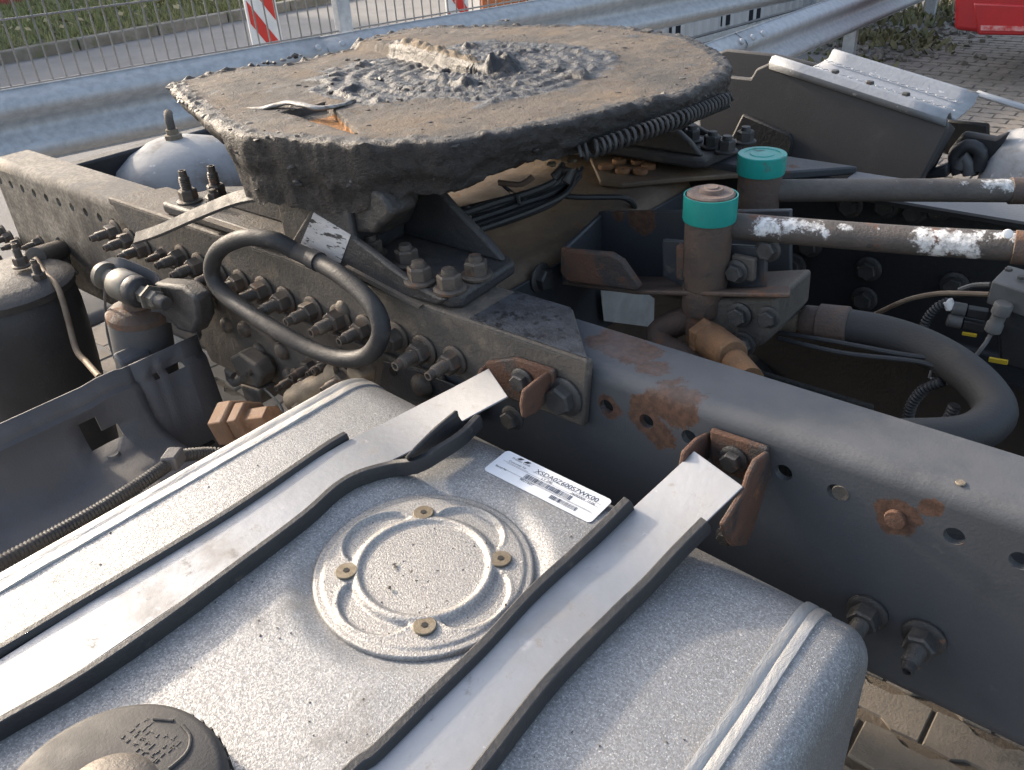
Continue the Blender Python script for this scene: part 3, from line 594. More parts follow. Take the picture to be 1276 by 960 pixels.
# hydraulic bracket bolted to the crossmember front
br = thing('coupling_bracket', 'grey bracket with rust patches holding the hydraulic couplings between the rails', 'bracket', (-.5, .32, -.05))
bm = nb(); prism(bm, [(-0.6611, 0.335, 0.0224), (-0.3776, 0.335, 0.0771), (-0.3672, 0.335, -0.0087), (-0.39, 0.335, -0.0449), (-0.5056, 0.335, -0.0752), (-0.584, 0.335, -0.0802), (-0.6616, 0.335, -0.0799)], (0, .008, 0)); obj('back_plate', bm, m_bluepaint, br, bevel=.002)
bm = nb(); B0 = [(-0.6294, 0.2, 0.0201), (-0.6611, 0.335, 0.02), (-0.6616, 0.335, -0.0799), (-0.6271, 0.2, -0.0279)]; prism(bm, B0, (.008, 0, 0)); obj('end_plate', bm, m_bluepaint, br, bevel=.003)
bm = nb(); prism(bm, [(-0.6217, 0.19, 0.0265), (-0.6023, 0.19, 0.0274), (-0.5429, 0.19, 0.0361), (-0.5251, 0.19, 0.0304), (-0.4977, 0.19, 0.0014), (-0.5045, 0.19, -0.0069), (-0.6128, 0.19, -0.0205), (-0.623, 0.19, -0.0091)], (0, .01, 0)); obj('front_lip', bm, m_rust, br, bevel=.004, seg=3)
bm = nb(); prism(bm, [(*p[:2], p[2]) for p in [(-0.627, 0.2, -0.0256), (-0.5108, 0.2, -0.0102), (-0.3129, 0.2, 0.0362), (-0.367, 0.335, -0.0097), (-0.6616, 0.335, -0.0786)]], (0, 0, -.006)); obj('shelf', bm, m_rustb, br, bevel=.002)
bm = nb(); prism(bm, [(-0.5017, 0.245, 0.0438), (-0.3649, 0.245, 0.0626), (-0.3602, 0.245, 0.0007), (-0.4356, 0.245, -0.0223), (-0.4996, 0.245, -0.0061)], (0, .007, 0)); obj('clamp_plate', bm, m_bluepaint, br, bevel=.002)
bm = nb(); prism(bm, [(-0.4013, 0.232, 0.0503), (-0.3722, 0.232, 0.0508), (-0.3714, 0.232, 0.0227), (-0.401, 0.232, 0.0217)], (0, .010, 0)); obj('clamp_pad', bm, m_dusty, br, bevel=.002)
hexbolt(br, (-0.3921, 0.231, 0.0324), (0, -1, 0), .85); hexbolt(br, (-0.364, 0.25, 0.06), (0, -1, 0), .9)
bm = nb(); prism(bm, [(-0.4598, 0.205, 0.0593), (-0.4489, 0.205, 0.0565), (-0.4466, 0.205, 0.0147), (-0.4576, 0.205, 0.0162)], (0, .012, 0)); obj('tab', bm, m_rust, br, bevel=.002)
# worn label on the crossmember below
bm = nb(); prism(bm, [(-0.655, 0.3316, -0.0995), (-0.655, 0.4666, -0.1592), (-0.655, 0.4902, -0.1776), (-0.655, 0.4908, -0.2328), (-0.655, 0.3401, -0.155)], (.001, 0, 0)); obj('worn_label', bm, m_oldlabel, cm, smooth=0)
# couplings
def coupling(top, r, zb, label, pipepts, pr, mat, caplip):
    x, y, z = top
    t = thing('hydraulic_coupling', label, 'hydraulic coupling', (x, y, zb), 'hydraulic couplings with teal caps between the rails')
    bm = nb(); lathe(bm, [(r * .9, zb), (r * .93, zb + .004), (r * .95, zb + .014), (r * .97, zb + .016), (r * .97, z - .026)], 28, (x, y, 0)); obj('body', bm, m_rustb, t, bevel=.001)
    c = z
    if caplip:
        bm = nb(); lathe(bm, [(r * 1.06, c - .03), (r * 1.08, c - .028), (r * 1.08, c), (r * 1.02, c), (r * 1.02, c - .006), (r * .9, c - .006), (0, c - .006)], 36, (x, y, 0)); cp = obj('cap_ring', bm, m_teal, t)
        bm = nb(); lathe(bm, [(r * .96, c - .004), (r * .96, c + .001), (r * .88, c + .003), (r * .5, c + .003), (r * .46, c + .0075), (r * .3, c + .0075), (r * .27, c + .009), (0, c + .009)], 36, (x, y, 0)); obj('insert', bm, M('rusty_beige_insert', (.20, .15, .12), (.13, .085, .07), 60, .7, bump=.0008, bs=300), t)
    else:
        bm = nb(); lathe(bm, [(r * 1.06, c - .026), (r * 1.08, c - .024), (r * 1.08, c - .001), (r * 1.05, c), (r * .8, c), (r * .78, c - .0008), (r * .55, c - .0008), (r * .53, c), (0, c)], 36, (x, y, 0)); obj('cap', bm, m_teal, t)
    bm = nb(); tube(bm, pipepts, pr, 20, step=.02); p = obj('pipe', bm, mat, t)
    return t
c1 = (-0.4288, 0.225, 0.1213); c2 = (-0.4625, 0.43, 0.1103)
k1 = coupling(c1, .0285, c1[2] - .115, 'hydraulic coupling with open teal ring and rusty insert, with a pipe streaked in white paint', [(-0.4143, 0.24, 0.0817), (-0.3319, 0.262, 0.083), (-0.2192, 0.287, 0.0875), (-0.1181, 0.306, 0.0953), (-0.0276, 0.33, 0.0989)], .0152, m_pipe, True)
k2 = coupling(c2, .0295, c2[2] - .115, 'hydraulic coupling with a closed teal cap, behind the open one, with a grey pipe', [(-0.4445, 0.44, 0.0589), (-0.3426, 0.5, 0.0594), (-0.1766, 0.6, 0.0568), (-0.0603, 0.675, 0.0532)], .0150, m_pipe2, False)
bm = nb(); lathe(bm, [(0, -.003), (.0155, -.003), (.0175, -.001), (.0175, .001), (.0155, .003), (0, .003)], 20, (-0.1354, 0.2855, 0.1149), (.7, -.6, .1)) ; 
bm.free()
bm = nb(); P = Vector((-0.1357, 0.29, 0.1117)); lathe(bm, [(.0045, -.002), (.0052, 0), (.0045, .002), (0, .003)], 16, P + Vector((0, 0, -.001)), (.3, -.8, .5)); obj('paint_blob', bm, m_whitesign, k1)
# pipe end collar
for nm, pp in (('a', [(-0.1303, 0.304, 0.0934), (-0.1111, 0.308, 0.0944)]), ('b', [(-0.1917, 0.592, 0.0566), (-0.165, 0.606, 0.057)])):
    bm = nb(); tube(bm, pp, .0172, 20, raw=True); obj('collar', bm, m_rustb, k1 if nm == 'a' else k2, bevel=.001)
# fittings below coupling 1
x, y, z = c1; zb = z - .115
bm = nb(); lathe(bm, [(.017, zb - .037), (.0240, zb - .034), (.0262, zb - .028), (.0262, zb - .0005)], 28, (x, y, 0)); obj('lower_collar', bm, m_rustb, k1)
bm = nb(); lathe(bm, [(.0155, zb - .066), (.0200, zb - .063), (.0200, zb - .044), (.017, zb - .040), (.016, zb - .034)], 6, (x - .003, y, 0)); obj('hex_nut', bm, m_rustb, k1, smooth=20, bevel=.001)
bm = nb(); tube(bm, [(x - .003, y, zb - .055), (x - .003, y, zb - .075), (-0.3934, 0.185, -0.0404), (-0.3632, 0.16, -0.0355), (-0.3098, 0.11, -0.0294)], .0155, 18, step=.006); obj('elbow', bm, m_orange, k1)
bm = nb(); A = Vector((-0.4089, 0.19, -0.0396)); B = Vector((-0.3296, 0.13, -0.0228)); d = (B - A).normalized(); lathe(bm, [(.017, 0), (.0225, .003), (.0225, .019), (.019, .022)], 6, A, d); lathe(bm, [(.0195, .0222), (.0205, .026), (.0195, .075), (.0165, .079)], 24, A, d); obj('elbow_nut', bm, m_orange, k1, smooth=22)
bm = nb(); tube(bm, [(-0.4422, 0.235, -0.0434), (-0.4623, 0.225, -0.0528), (-0.4826, 0.215, -0.0693), (-0.4685, 0.2, -0.0781), (-0.4351, 0.19, -0.078), (-0.3908, 0.17, -0.082)], .0175, 16, step=.006); obj('side_elbow', bm, m_rustb, k1)
# valve body block under the bracket
vb = thing('hydraulic_valve_block', 'rusty grey hydraulic valve block under the couplings', 'valve', (-0.3825, 0.25, -0.0387))
bm = nb(); P = [(-0.4069, 0.215, -0.0025), (-0.3335, 0.215, 0.0189), (-0.3319, 0.215, -0.0217), (-0.3441, 0.215, -0.0467), (-0.3888, 0.215, -0.0695), (-0.4162, 0.215, -0.0667), (-0.4201, 0.215, -0.0124)]; prism(bm, P, (0, .10, 0)); obj('body', bm, m_dusty, vb, bevel=.006, seg=3)
hexbolt(vb, (-0.3754, 0.214, -0.0126), (0, -1, 0), .9); hexbolt(vb, (-0.3669, 0.214, -0.0489), (0, -1, 0), .9); hexbolt(vb, (-0.34, 0.214, -0.0059), (0, -1, 0), .8)
# big hose
hz = thing('hydraulic_hose', 'thick black hydraulic hose looping back over the frame rail', 'hose', (-0.273, 0.3, -0.0402))
HP = [(-0.2908, 0.31, -0.0443), (-0.2402, 0.315, -0.0427), (-0.1931, 0.31, -0.0443), (-0.1482, 0.29, -0.0475), (-0.1138, 0.265, -0.0537), (-0.096, 0.235, -0.0583), (-0.1004, 0.2, -0.0603), (-0.1165, 0.17, -0.0593), (-0.1583, 0.13, -0.0559)]
bm = nb(); tube(bm, HP, .0212, 20, step=.006); obj('hose', bm, m_hose2, hz)
bm = nb(); A = Vector((-0.3333, 0.305, -0.0498)); B = Vector((-0.2804, 0.311, -0.0439)); d = (B - A).normalized(); L_ = (B - A).length
lathe(bm, [(.019, 0), (.0212, .004), (.0212, L_ * .35), (.0245, L_ * .38), (.0245, L_), (.0215, L_ + .002)], 20, A, d); obj('ferrule', bm, m_rustb, hz)
bm = nb(); A2 = Vector((-0.3588, 0.302, -0.0534)); d2 = (A - A2).normalized(); lathe(bm, [(.012, 0), (.0165, .002), (.0165, .02), (.014, .023), (.014, (A - A2).length + .002)], 6, A2, d2); obj('hose_nut', bm, m_tandust, hz, smooth=20)
# gearbox / axle mass in the dark under the rails
ax_ = thing('drive_axle', 'dirty drive axle casing in the dark between the frame rails', 'axle', (-.6, .36, -.5))
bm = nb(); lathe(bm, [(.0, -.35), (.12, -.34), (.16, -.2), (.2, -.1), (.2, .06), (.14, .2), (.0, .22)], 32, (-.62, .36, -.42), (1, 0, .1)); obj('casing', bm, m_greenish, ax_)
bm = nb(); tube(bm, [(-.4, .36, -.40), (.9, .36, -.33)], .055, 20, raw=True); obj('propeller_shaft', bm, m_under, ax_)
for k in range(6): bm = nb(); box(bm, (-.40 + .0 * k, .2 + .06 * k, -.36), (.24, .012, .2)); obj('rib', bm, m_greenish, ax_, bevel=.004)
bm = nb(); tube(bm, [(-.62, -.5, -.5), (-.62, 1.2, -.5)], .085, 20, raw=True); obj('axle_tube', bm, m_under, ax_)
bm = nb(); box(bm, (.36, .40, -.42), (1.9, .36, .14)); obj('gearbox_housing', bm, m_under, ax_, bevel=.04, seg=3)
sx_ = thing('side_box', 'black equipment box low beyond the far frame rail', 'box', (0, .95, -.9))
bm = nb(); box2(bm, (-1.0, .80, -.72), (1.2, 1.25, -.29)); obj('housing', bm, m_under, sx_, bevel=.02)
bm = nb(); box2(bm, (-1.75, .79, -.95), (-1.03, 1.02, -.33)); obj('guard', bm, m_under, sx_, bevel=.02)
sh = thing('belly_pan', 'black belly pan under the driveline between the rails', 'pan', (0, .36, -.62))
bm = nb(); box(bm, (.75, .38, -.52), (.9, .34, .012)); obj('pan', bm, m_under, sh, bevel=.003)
# air valve block at right
av = thing('air_valve_block', 'grey air valve block with plugged connectors at the right edge', 'valve block', (-0.1449, 0.42, -0.0029))
bm = nb(); P = [(-0.1585, 0.42, 0.004), (-0.1538, 0.47, 0.007), (-0.1064, 0.47, 0.0026), (-0.1029, 0.42, -0.0044)]; prism(bm, P, (0, 0, -.03)); obj('top_plate', bm, m_plug, av, bevel=.002)
bm = nb(); P = [(-0.1527, 0.425, -0.0121), (-0.1003, 0.425, -0.0191), (-0.0796, 0.425, -0.1044), (-0.1278, 0.425, -0.1035)]; prism(bm, P, (0, .06, 0)); obj('body', bm, m_under, av, bevel=.004)
for p in [(-0.1475, 0.44, 0.0103), (-0.15, 0.44, -0.0017), (-0.1323, 0.44, 0.0037)]: place('screw', FM['k']['head'], av, p, (0, 0, 1), .35)
for (a, b, c_) in ((1185,384,.43), (1181,399,.425)):
    pass
for (A, B) in ((((-0.1955, 0.43, -0.046)), ((-0.1555, 0.44, -0.0481))), (((-0.1969, 0.425, -0.0599)), ((-0.1545, 0.435, -0.0633)))):
    A, B = Vector(A), Vector(B); d = (B - A).normalized(); L_ = (B - A).length; bm = nb()
    lathe(bm, [(.006, 0), (.0085, .002), (.0085, L_ * .38), (.0065, L_ * .4)], 16, A, d); obj('plug', bm, m_plug, av)
    bm = nb(); rot = basis(d); box(bm, A + d * L_ * .7, (.011, .013, L_ * .55), rot); obj('socket', bm, m_under, av, bevel=.001)
A, B = Vector((-0.2029, 0.43, -0.0369)), Vector((-0.195, 0.43, -0.0481)); bm = nb(); lathe(bm, [(.004, 0), (.0065, .001), (.0065, .012), (.004, .014)], 12, A, (B - A)); obj('white_cap', bm, m_whitesign, av)
A, B = Vector((-0.138, 0.41, -0.0158)), Vector((-0.1429, 0.41, -0.0554)); bm = nb(); lathe(bm, [(.009, 0), (.0105, .002), (.0105, .014), (.008, .016), (.008, .026), (.0095, .028), (.0095, .038), (.004, .042)], 14, A, (B - A)); obj('plug', bm, m_plug, av)
for p, s_ in (((-0.1673, 0.42, -0.0704), (.016, .004, .003)), ((-0.1268, 0.4, -0.0854), (.02, .004, .005))):
    bm = nb(); box(bm, p, s_, Matrix.Rotation(-.1, 3, 'Y')); obj('yellow_clip', bm, m_yellow, av)
def cable(name, pts, r, mat, label, n=8):
    bm = nb(); tube(bm, pts, r, n, step=.008); return tag(obj(name, bm, mat), label, 'cable')
cable('cable', [(-0.2896, 0.45, -0.0895), (-0.2511, 0.44, -0.0537), (-0.2135, 0.43, -0.0308), (-0.1827, 0.43, -0.0229), (-0.1596, 0.43, -0.018)], .0032, m_copper, 'thin brown air line rising from the dark to the valve block')
cable('cable', [(-0.1959, 0.45, -0.03), (-0.1823, 0.45, -0.02), (-0.1613, 0.44, -0.0097)], .0034, m_plug, 'short grey line curving into the upper valve block connector')
cable('cable', [(-0.1429, 0.41, -0.0554), (-0.1449, 0.4, -0.0668), (-0.1523, 0.39, -0.0866)], .0026, m_plug, 'thin lead hanging from the lower valve connector plug')
cable('cable', [(-0.3535, 0.27, -0.0548), (-0.2797, 0.27, -0.0459), (-0.2099, 0.28, -0.0449), (-0.17, 0.29, -0.0433)], .003, m_rubber, 'black lead running under the thick hydraulic hose')
cable('cable', [(-0.3436, 0.26, -0.0562), (-0.2654, 0.26, -0.0519), (-0.1832, 0.28, -0.0479), (-0.1481, 0.28, -0.0549)], .003, m_rubber, 'second black lead hanging below the thick hydraulic hose')
o = conduit('conduit', [(-0.2222, 0.43, -0.0854), (-0.2205, 0.43, -0.0687), (-0.2118, 0.43, -0.0493), (-0.2007, 0.43, -0.0385)], .0055, m_rubber); tag(o, 'short black corrugated conduit at the back of the grey connector plugs', 'conduit')
o = conduit('conduit', [(-0.1849, 0.28, -0.1336), (-0.1847, 0.28, -0.1053), (-0.1753, 0.28, -0.0801), (-0.1588, 0.28, -0.0638)], .0062, m_rubber); tag(o, 'black corrugated conduit arching inside the thick hose loop', 'conduit')
o = conduit('conduit', [(-0.1464, 0.26, -0.1182), (-0.1407, 0.26, -0.0964), (-0.1379, 0.26, -0.0773)], .0062, m_rubber); tag(o, 'short corrugated conduit rising behind the frame rail inside the hose loop', 'conduit')
bm = nb(); tube(bm, [(-0.1532, 0.285, -0.0571), (-0.1656, 0.285, -0.0498), (-0.1734, 0.285, -0.0534), (-0.1743, 0.285, -0.0663), (-0.1551, 0.285, -0.0682), (-0.1512, 0.285, -0.0626)], .002, 6, closed=False); tag(obj('wire_clip', bm, m_peel), 'thin bent wire clip inside the thick hose loop', 'clip')
# ================================================================== FIFTH WHEEL
PZ = .195
near_o = [(-1.3228, 0.0897, 0.195), (-1.1857, 0.029, 0.195), (-1.011, -0.0335, 0.195), (-0.9162, -0.0526, 0.195), (-0.8325, -0.0326, 0.195), (-0.7458, -0.0094, 0.195), (-0.6585, 0.0436, 0.195), (-0.6254, 0.1158, 0.195), (-0.5926, 0.1955, 0.195), (-0.573, 0.2601, 0.195)]
near_o = [(x, y) for x, y, z in near_o]
CY = .357
out = near_o + [(-.533, CY), (-.540, .44), (-.560, .52), (-.600, .585), (-.64, .63)] + [(x, 2 * CY - y) for x, y in near_o[::-1] if x < -.68]
def resample(P, n):
    P = [Vector((x, y, 0)) for x, y in P]; q = P + [P[0]]; L_ = [0]
    for a, b in zip(q, q[1:]): L_.append(L_[-1] + (b - a).length)
    res = []; k = 0
    for i in range(n):
        s = L_[-1] * i / n
        while L_[k + 1] < s: k += 1
        t = (s - L_[k]) / max(1e-9, L_[k + 1] - L_[k]); res.append(q[k].lerp(q[k + 1], t))
    return res
NO = 620; ol = resample(out, NO)
for _ in range(4): ol = [(ol[i - 1] + ol[i] * 2 + ol[(i + 1) % NO]) / 4 for i in range(NO)]
K = Vector((-.90, CY, 0))
def slot_d(x, y):
    hw = .030 + max(0, -.90 - x) * .22
    return abs(y - CY) - hw if x < -.9 else math.hypot(x + .9, y - CY) - .030
RA, RB = Vector((-1.215, .462, 0)), Vector((-.865, .352, 0))
def segd(p, a, b):
    t = max(0, min(1, (p - a).dot(b - a) / (b - a).length_squared)); return (p - a - (b - a) * t).length, t
TA = [Vector(q) for q in [(-0.9625, 0.0449, 0.195), (-0.7794, 0.0178, 0.195), (-0.9516, 0.1078, 0.195)]]
def top_h(x, y):
    p = Vector((x, y, 0)); h = 0; r = math.hypot(x - K.x, y - K.y)
    ramp = -.05 * max(0, -1.24 - x) - .25 * max(0, -1.32 - x)
    n1 = fbm((x, y, 0), 5, 9); n2 = fbm((x, y, 5), 4, 40)
    h += .0022 * n1 + .0016 * n2
    rr = r / (.228 + .09 * fbm((x, y, 9), 4, 9) + .05 * max(0, -(x - K.x)) / .3)
    gm = 1 - sst(.82, 1.06, rr)
    sm = gm * (.6 + .4 * fbm((x, y, 2), 3, 20))
    h += gm * (.0014 * math.sin(r * 210 + 3 * fbm((x, y, 3), 3, 9)) + .0055 * abs(fbm((x * .8, y, 4), 5, 38)) ** .8 + .003 * fbm((x, y, 4), 3, 110))
    lumps = max(0, fbm((x, y, 12), 3, 17) - .16)
    h += lumps * .026 * (gm + .12)
    d = slot_d(x, y)
    h -= .055 * (1 - sst(-.012, .006 + .004 * n1, d)) * (.22 + .78 * sst(-.97, -.93, x))
    dd, t = segd(p, RA, RB)
    wdt = .016 - .004 * t
    wob = .8 + .5 * fbm((x, y, 21), 4, 60); e = math.exp(-((dd + .004 * n2) / wdt) ** 4)
    rh = .030 * (1 - .3 * t) * (.25 + .75 * sst(-.02, .4, t)) * (1 - sst(.8, 1.0, t) * .5)
    ridge = e * rh * wob
    m2 = .028 * math.exp(-(((x + .858) ** 2 + (y - .375) ** 2) / .0006) ** 1.5) * (.5 + 1.1 * abs(fbm((x, y, 31), 3, 40)))
    h = max(h, -.055 + 0) if ridge < .004 else max(h, -.002)
    h += ridge + m2
    pale = e * sst(.008, .016, ridge) if t < .95 else 0
    # torn shallow recess near the near edge
    tri = 0
    a, b, c = TA[0], TA[1], TA[2]
    def sgn(p1, p2, p3): return (p1.x - p3.x) * (p2.y - p3.y) - (p2.x - p3.x) * (p1.y - p3.y)
    s1, s2, s3 = sgn(p, a, b), sgn(p, b, c), sgn(p, c, a)
    if (s1 > 0) == (s2 > 0) == (s3 > 0): tri = 1
    if tri: h -= .010
    dr = (p - Vector((TA[1].x * .55 + TA[2].x * .45, TA[1].y * .55 + TA[2].y * .45, 0))).length
    rust = tri * (1 - sst(.03, .10, dr))
    return h + ramp, max(0, min(1, gm * 1.05 + lumps * 1.5)), rust, pale
MR = 105
bm = nb(); gl = bm.verts.layers.float.new('grease'); rl = bm.verts.layers.float.new('rust'); sl_ = bm.verts.layers.float.new('side'); pl_ = bm.verts.layers.float.new('pale')
rings = []
for j in range(MR + 1):
    t = (j / MR); t = t ** .85; ring = []
    for i in range(NO):
        p = K.lerp(ol[i], t)
        if t > .96: 
            nn = fbm((ol[i].x, ol[i].y, 3), 4, 22); p = p + (ol[i] - K).normalized() * .007 * nn * sst(.96, 1, t)
        h, g, ru, pa = top_h(p.x, p.y)
        ed = sst(.90, .97, t + .012 * fbm((p.x, p.y, 8), 3, 30)) if t > .9 else 0
        h += -.0025 * sst(.985, 1, t) + .007 * ed * max(0, fbm((p.x, p.y, 17), 5, 60) + .05) * (1.2 if p.x > -1.1 else 1.8)
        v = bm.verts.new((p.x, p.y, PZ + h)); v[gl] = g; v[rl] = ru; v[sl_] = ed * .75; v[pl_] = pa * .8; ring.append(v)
        if j == 0: break
    rings.append(ring)
for i in range(NO): bm.faces.new((rings[0][0], rings[1][i], rings[1][(i + 1) % NO]))
for j in range(1, MR):
    A, B = rings[j], rings[j + 1]
    for i in range(NO): k = (i + 1) % NO; bm.faces.new((A[i], B[i], B[k], A[k]))
# skirt
def depth(p):
    d = .040
    if p.y < .12: k = sst(.14, .02, p.y) * (1 - .55 * sst(-.80, -.70, p.x)); d = .088 * k + .040 * (1 - k)
    if p.y < .3: d = d * sst(-.972, -.966, p.x) + .050 * (1 - sst(-.972, -.966, p.x))
    if p.x > -.62: d = .043
    if p.y > 2 * CY - .12: d = .06
    return d
prev = rings[-1]; steps = 12
for s_ in range(1, steps + 1):
    ring = []; f = s_ / steps
    for i in range(NO):
        p = ol[i]; n = (p - K).normalized(); d = depth(p) * f
        nn = fbm((p.x, p.y, f * .12 + 2), 4, 26); n3 = fbm((p.x * 1, p.y, f * .1), 4, 70)
        thr = .42 + .55 * fbm((p.x, p.y, 60), 4, 15) + (.25 if p.x > -.8 else 0)
        lay = 1 - sst(thr - .03, thr + .06, f)
        offn = .0035 * lay - .002 + .0035 * nn + .003 * n3 + .0025 * fbm((p.x, p.y, f * .1), 3, 130) - (.006 if p.x > -.968 else .035) * f * f
        z = prev[i].co.z if False else rings[-1][i].co.z - d * (1 + .10 * fbm((p.x, p.y, 40), 4, 30))
        q = p + n * offn + n * .007 * fbm((p.x, p.y, 3), 4, 22)
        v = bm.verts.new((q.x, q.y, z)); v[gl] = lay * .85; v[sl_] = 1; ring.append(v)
    for i in range(NO): k = (i + 1) % NO; bm.faces.new((prev[i], ring[i], ring[k], prev[k]))
    prev = ring
cv = bm.verts.new((K.x, K.y, PZ - .05)); cv[sl_] = 1
for i in range(NO): bm.faces.new((prev[(i + 1) % NO], prev[i], cv))
fw = thing('trailer_coupling', 'greasy rusty fifth wheel coupling plate caked in old grease, with a kingpin slot', 'fifth wheel', (-.9, CY, .1))
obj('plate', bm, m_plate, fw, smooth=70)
# peeled steel edge lying over the torn recess
bm = nb(); pk = cat([(-1.0423, 0.0344, 0.193), (-0.9973, 0.043, 0.199), (-0.9735, 0.0554, 0.204), (-0.9386, 0.0554, 0.2065), (-0.9098, 0.0619, 0.203), (-0.9025, 0.0957, 0.2005), (-0.9168, 0.1299, 0.198)], .006); hh = []
for i, p in enumerate(pk):
    u = i / (len(pk) - 1); w_ = .020 * math.sin(math.pi * min(1, max(.06, u * .95 + .05))) + .003; wob = .004 * fbm((u * 9, 0, 0), 3, 1)
    hh.append([bm.verts.new(p + Vector((0, .0, 0)) + Vector((-.55, .55, .0)) * w_ * k + Vector((0, 0, .005 * math.sin(k * 2.4) + wob * (1 - k) - .005 * k - .002))) for k in (0, .33, .66, 1)])
for A, B in zip(hh, hh[1:]):
    for k in range(3): bm.faces.new((A[k], B[k], B[k + 1], A[k + 1]))
obj('peeled_edge', bm, m_peel, fw, solid=.003, smooth=60)
# crumbs of dried grease
def lump(bm, p, s, n=None):
    o_ = bmesh.ops.create_icosphere(bm, subdivisions=1, radius=1); sx = Vector((s * random.uniform(.6, 1.7), s * random.uniform(.6, 1.7), s * random.uniform(.3, .8)))
    ro = Matrix.Rotation(random.uniform(0, 6), 3, 'Z')
    for v in o_['verts']: c = ro @ Vector((v.co.x * sx.x, v.co.y * sx.y, v.co.z * sx.z)) * random.uniform(.6, 1.25); v.co = c + Vector(p)
bm = nb()
for k in range(420):
    i = random.randrange(NO); t = random.random() ** .45; p = K.lerp(ol[i], t * .985)
    h, g, ru, pa = top_h(p.x, p.y)
    if slot_d(p.x, p.y) < .01: continue
    lump(bm, (p.x, p.y, PZ + h), random.choice((.0012, .0014, .002, .0018, .003)) * (1.4 if t > .93 else 1))
for q, s_ in (((-0.9884, 0.1495, 0.2), .007), ((-1.2548, 0.1083, 0.196), .010), ((-1.2931, 0.109, 0.195), .011), ((-0.8347, 0.7102, 0.2), .013), ((-0.8433, 0.6905, 0.2), .01), ((-0.7943, 0.7098, 0.197), .008), ((-1.1787, 0.7516, 0.197), .006), ((-1.1574, 0.3385, 0.198), .008), ((-0.8077, 0.3649, 0.2), .009), ((-0.7784, 0.4134, 0.2), .006), ((-0.9793, 0.2381, 0.2), .008), ((-0.9058, 0.2084, 0.2), .008), ((-0.8602, 0.2182, 0.2), .006), ((-0.8652, 0.1545, 0.2), .006)):
    for r_ in range(4): lump(bm, Vector(q) + Vector((random.uniform(-1, 1) * 1.4, random.uniform(-1, 1) * 1.4, -.45)) * s_, s_ * random.uniform(.25, .75))
kind(obj('grease_crumbs', bm, m_crumb, fw, smooth=30), 'stuff')
bm = nb()
for k in range(230):
    i = random.randrange(NO); p = ol[i]
    if p.y > CY and p.x < -.7: continue
    n = (p - K).normalized(); u_ = random.random() ** 1.6 * (1 if p.x > -.96 else .12); sz = random.uniform(.0022, .0062) * (1.25 if p.x < -1.15 else 1)
    lump(bm, (p.x - n.x * .0035, p.y - n.y * .0035, PZ - .001 + (-.05 * max(0, -1.24 - p.x)) - depth(p) * u_ * .8), sz)
kind(obj('rim_grease', bm, m_grease, fw, smooth=60), 'stuff')
# spring along the front edge
bm = nb(); A = Vector((-0.6, 0.1798, 0.1513)); A = Vector((-.585, .17, .150)); pts = []
sp = cat([(-0.588, 0.1912, 0.1529), (-0.574, 0.2098, 0.1587), (-0.55, 0.2701, 0.1654), (-0.533, 0.3374, 0.1694), (-0.53, 0.4501, 0.1676)], .004)
Ls = sum((b - a).length for a, b in zip(sp, sp[1:])); turns = int(Ls / .0085); n_ = turns * 9
for i in range(n_):
    f = i / n_ * (len(sp) - 1); j = int(f); p = sp[j].lerp(sp[min(j + 1, len(sp) - 1)], f - j); t = (sp[min(j + 1, len(sp) - 1)] - sp[j]).normalized()
    s1 = t.cross(Vector((0, 0, 1))).normalized(); s2 = s1.cross(t); a = 2 * math.pi * i / 9; pts.append(p + (s1 * math.cos(a) + s2 * math.sin(a)) * .0095)
tube(bm, pts, .0022, 5, raw=True); obj('spring', bm, m_darknut, fw, smooth=80)
bm = nb(); tube(bm, [(-0.54, 0.446, 0.1706), (-0.535, 0.4607, 0.1616), (-0.53, 0.4667, 0.1651), (-0.53, 0.4557, 0.1759)], .003, 8); obj('spring_hook', bm, m_darknut, fw)
# pivot lugs under the plate
for s_ in (1, -1):
    bm = nb(); yy = lambda y: y if s_ > 0 else 2 * CY - y
    prism(bm, [(-1.00, yy(.04), .135), (-.80, yy(.04), .135), (-.77, yy(.04), .10), (-.80, yy(.04), .055), (-.95, yy(.04), .055), (-1.02, yy(.04), .10)], (0, .06 * s_, 0)); obj('pivot_lug', bm, m_grease, fw, bevel=.01, seg=3)
bm = nb(); box(bm, (-.93, CY, .125), (.34, .5, .05)); obj('rib', bm, m_grease, fw, bevel=.012)
# release mechanism bits beneath the front edge
bm = nb(); tube(bm, [(-0.7173, 0.22, 0.1143), (-0.6958, 0.22, 0.1271), (-0.6833, 0.22, 0.1352)], .006, 8); tube(bm, [(-0.7276, 0.2, 0.0932), (-0.6968, 0.21, 0.0931), (-0.6851, 0.22, 0.103)], .004, 8); obj('release_lever', bm, m_rustb, fw)
for q in [(-0.6756, 0.25, 0.1124), (-0.6598, 0.25, 0.1072), (-0.6436, 0.25, 0.1224), (-0.6672, 0.25, 0.1233), (-0.6357, 0.25, 0.134)]: bm = nb(); lump(bm, q, .007); obj('fitting', bm, m_tandust, fw)
bm = nb(); tube(bm, [(-0.6659, 0.24, 0.0982), (-0.6598, 0.25, 0.1072), (-0.6441, 0.25, 0.1064), (-0.6462, 0.24, 0.0949)], .007, 10); obj('ring', bm, m_black, fw)

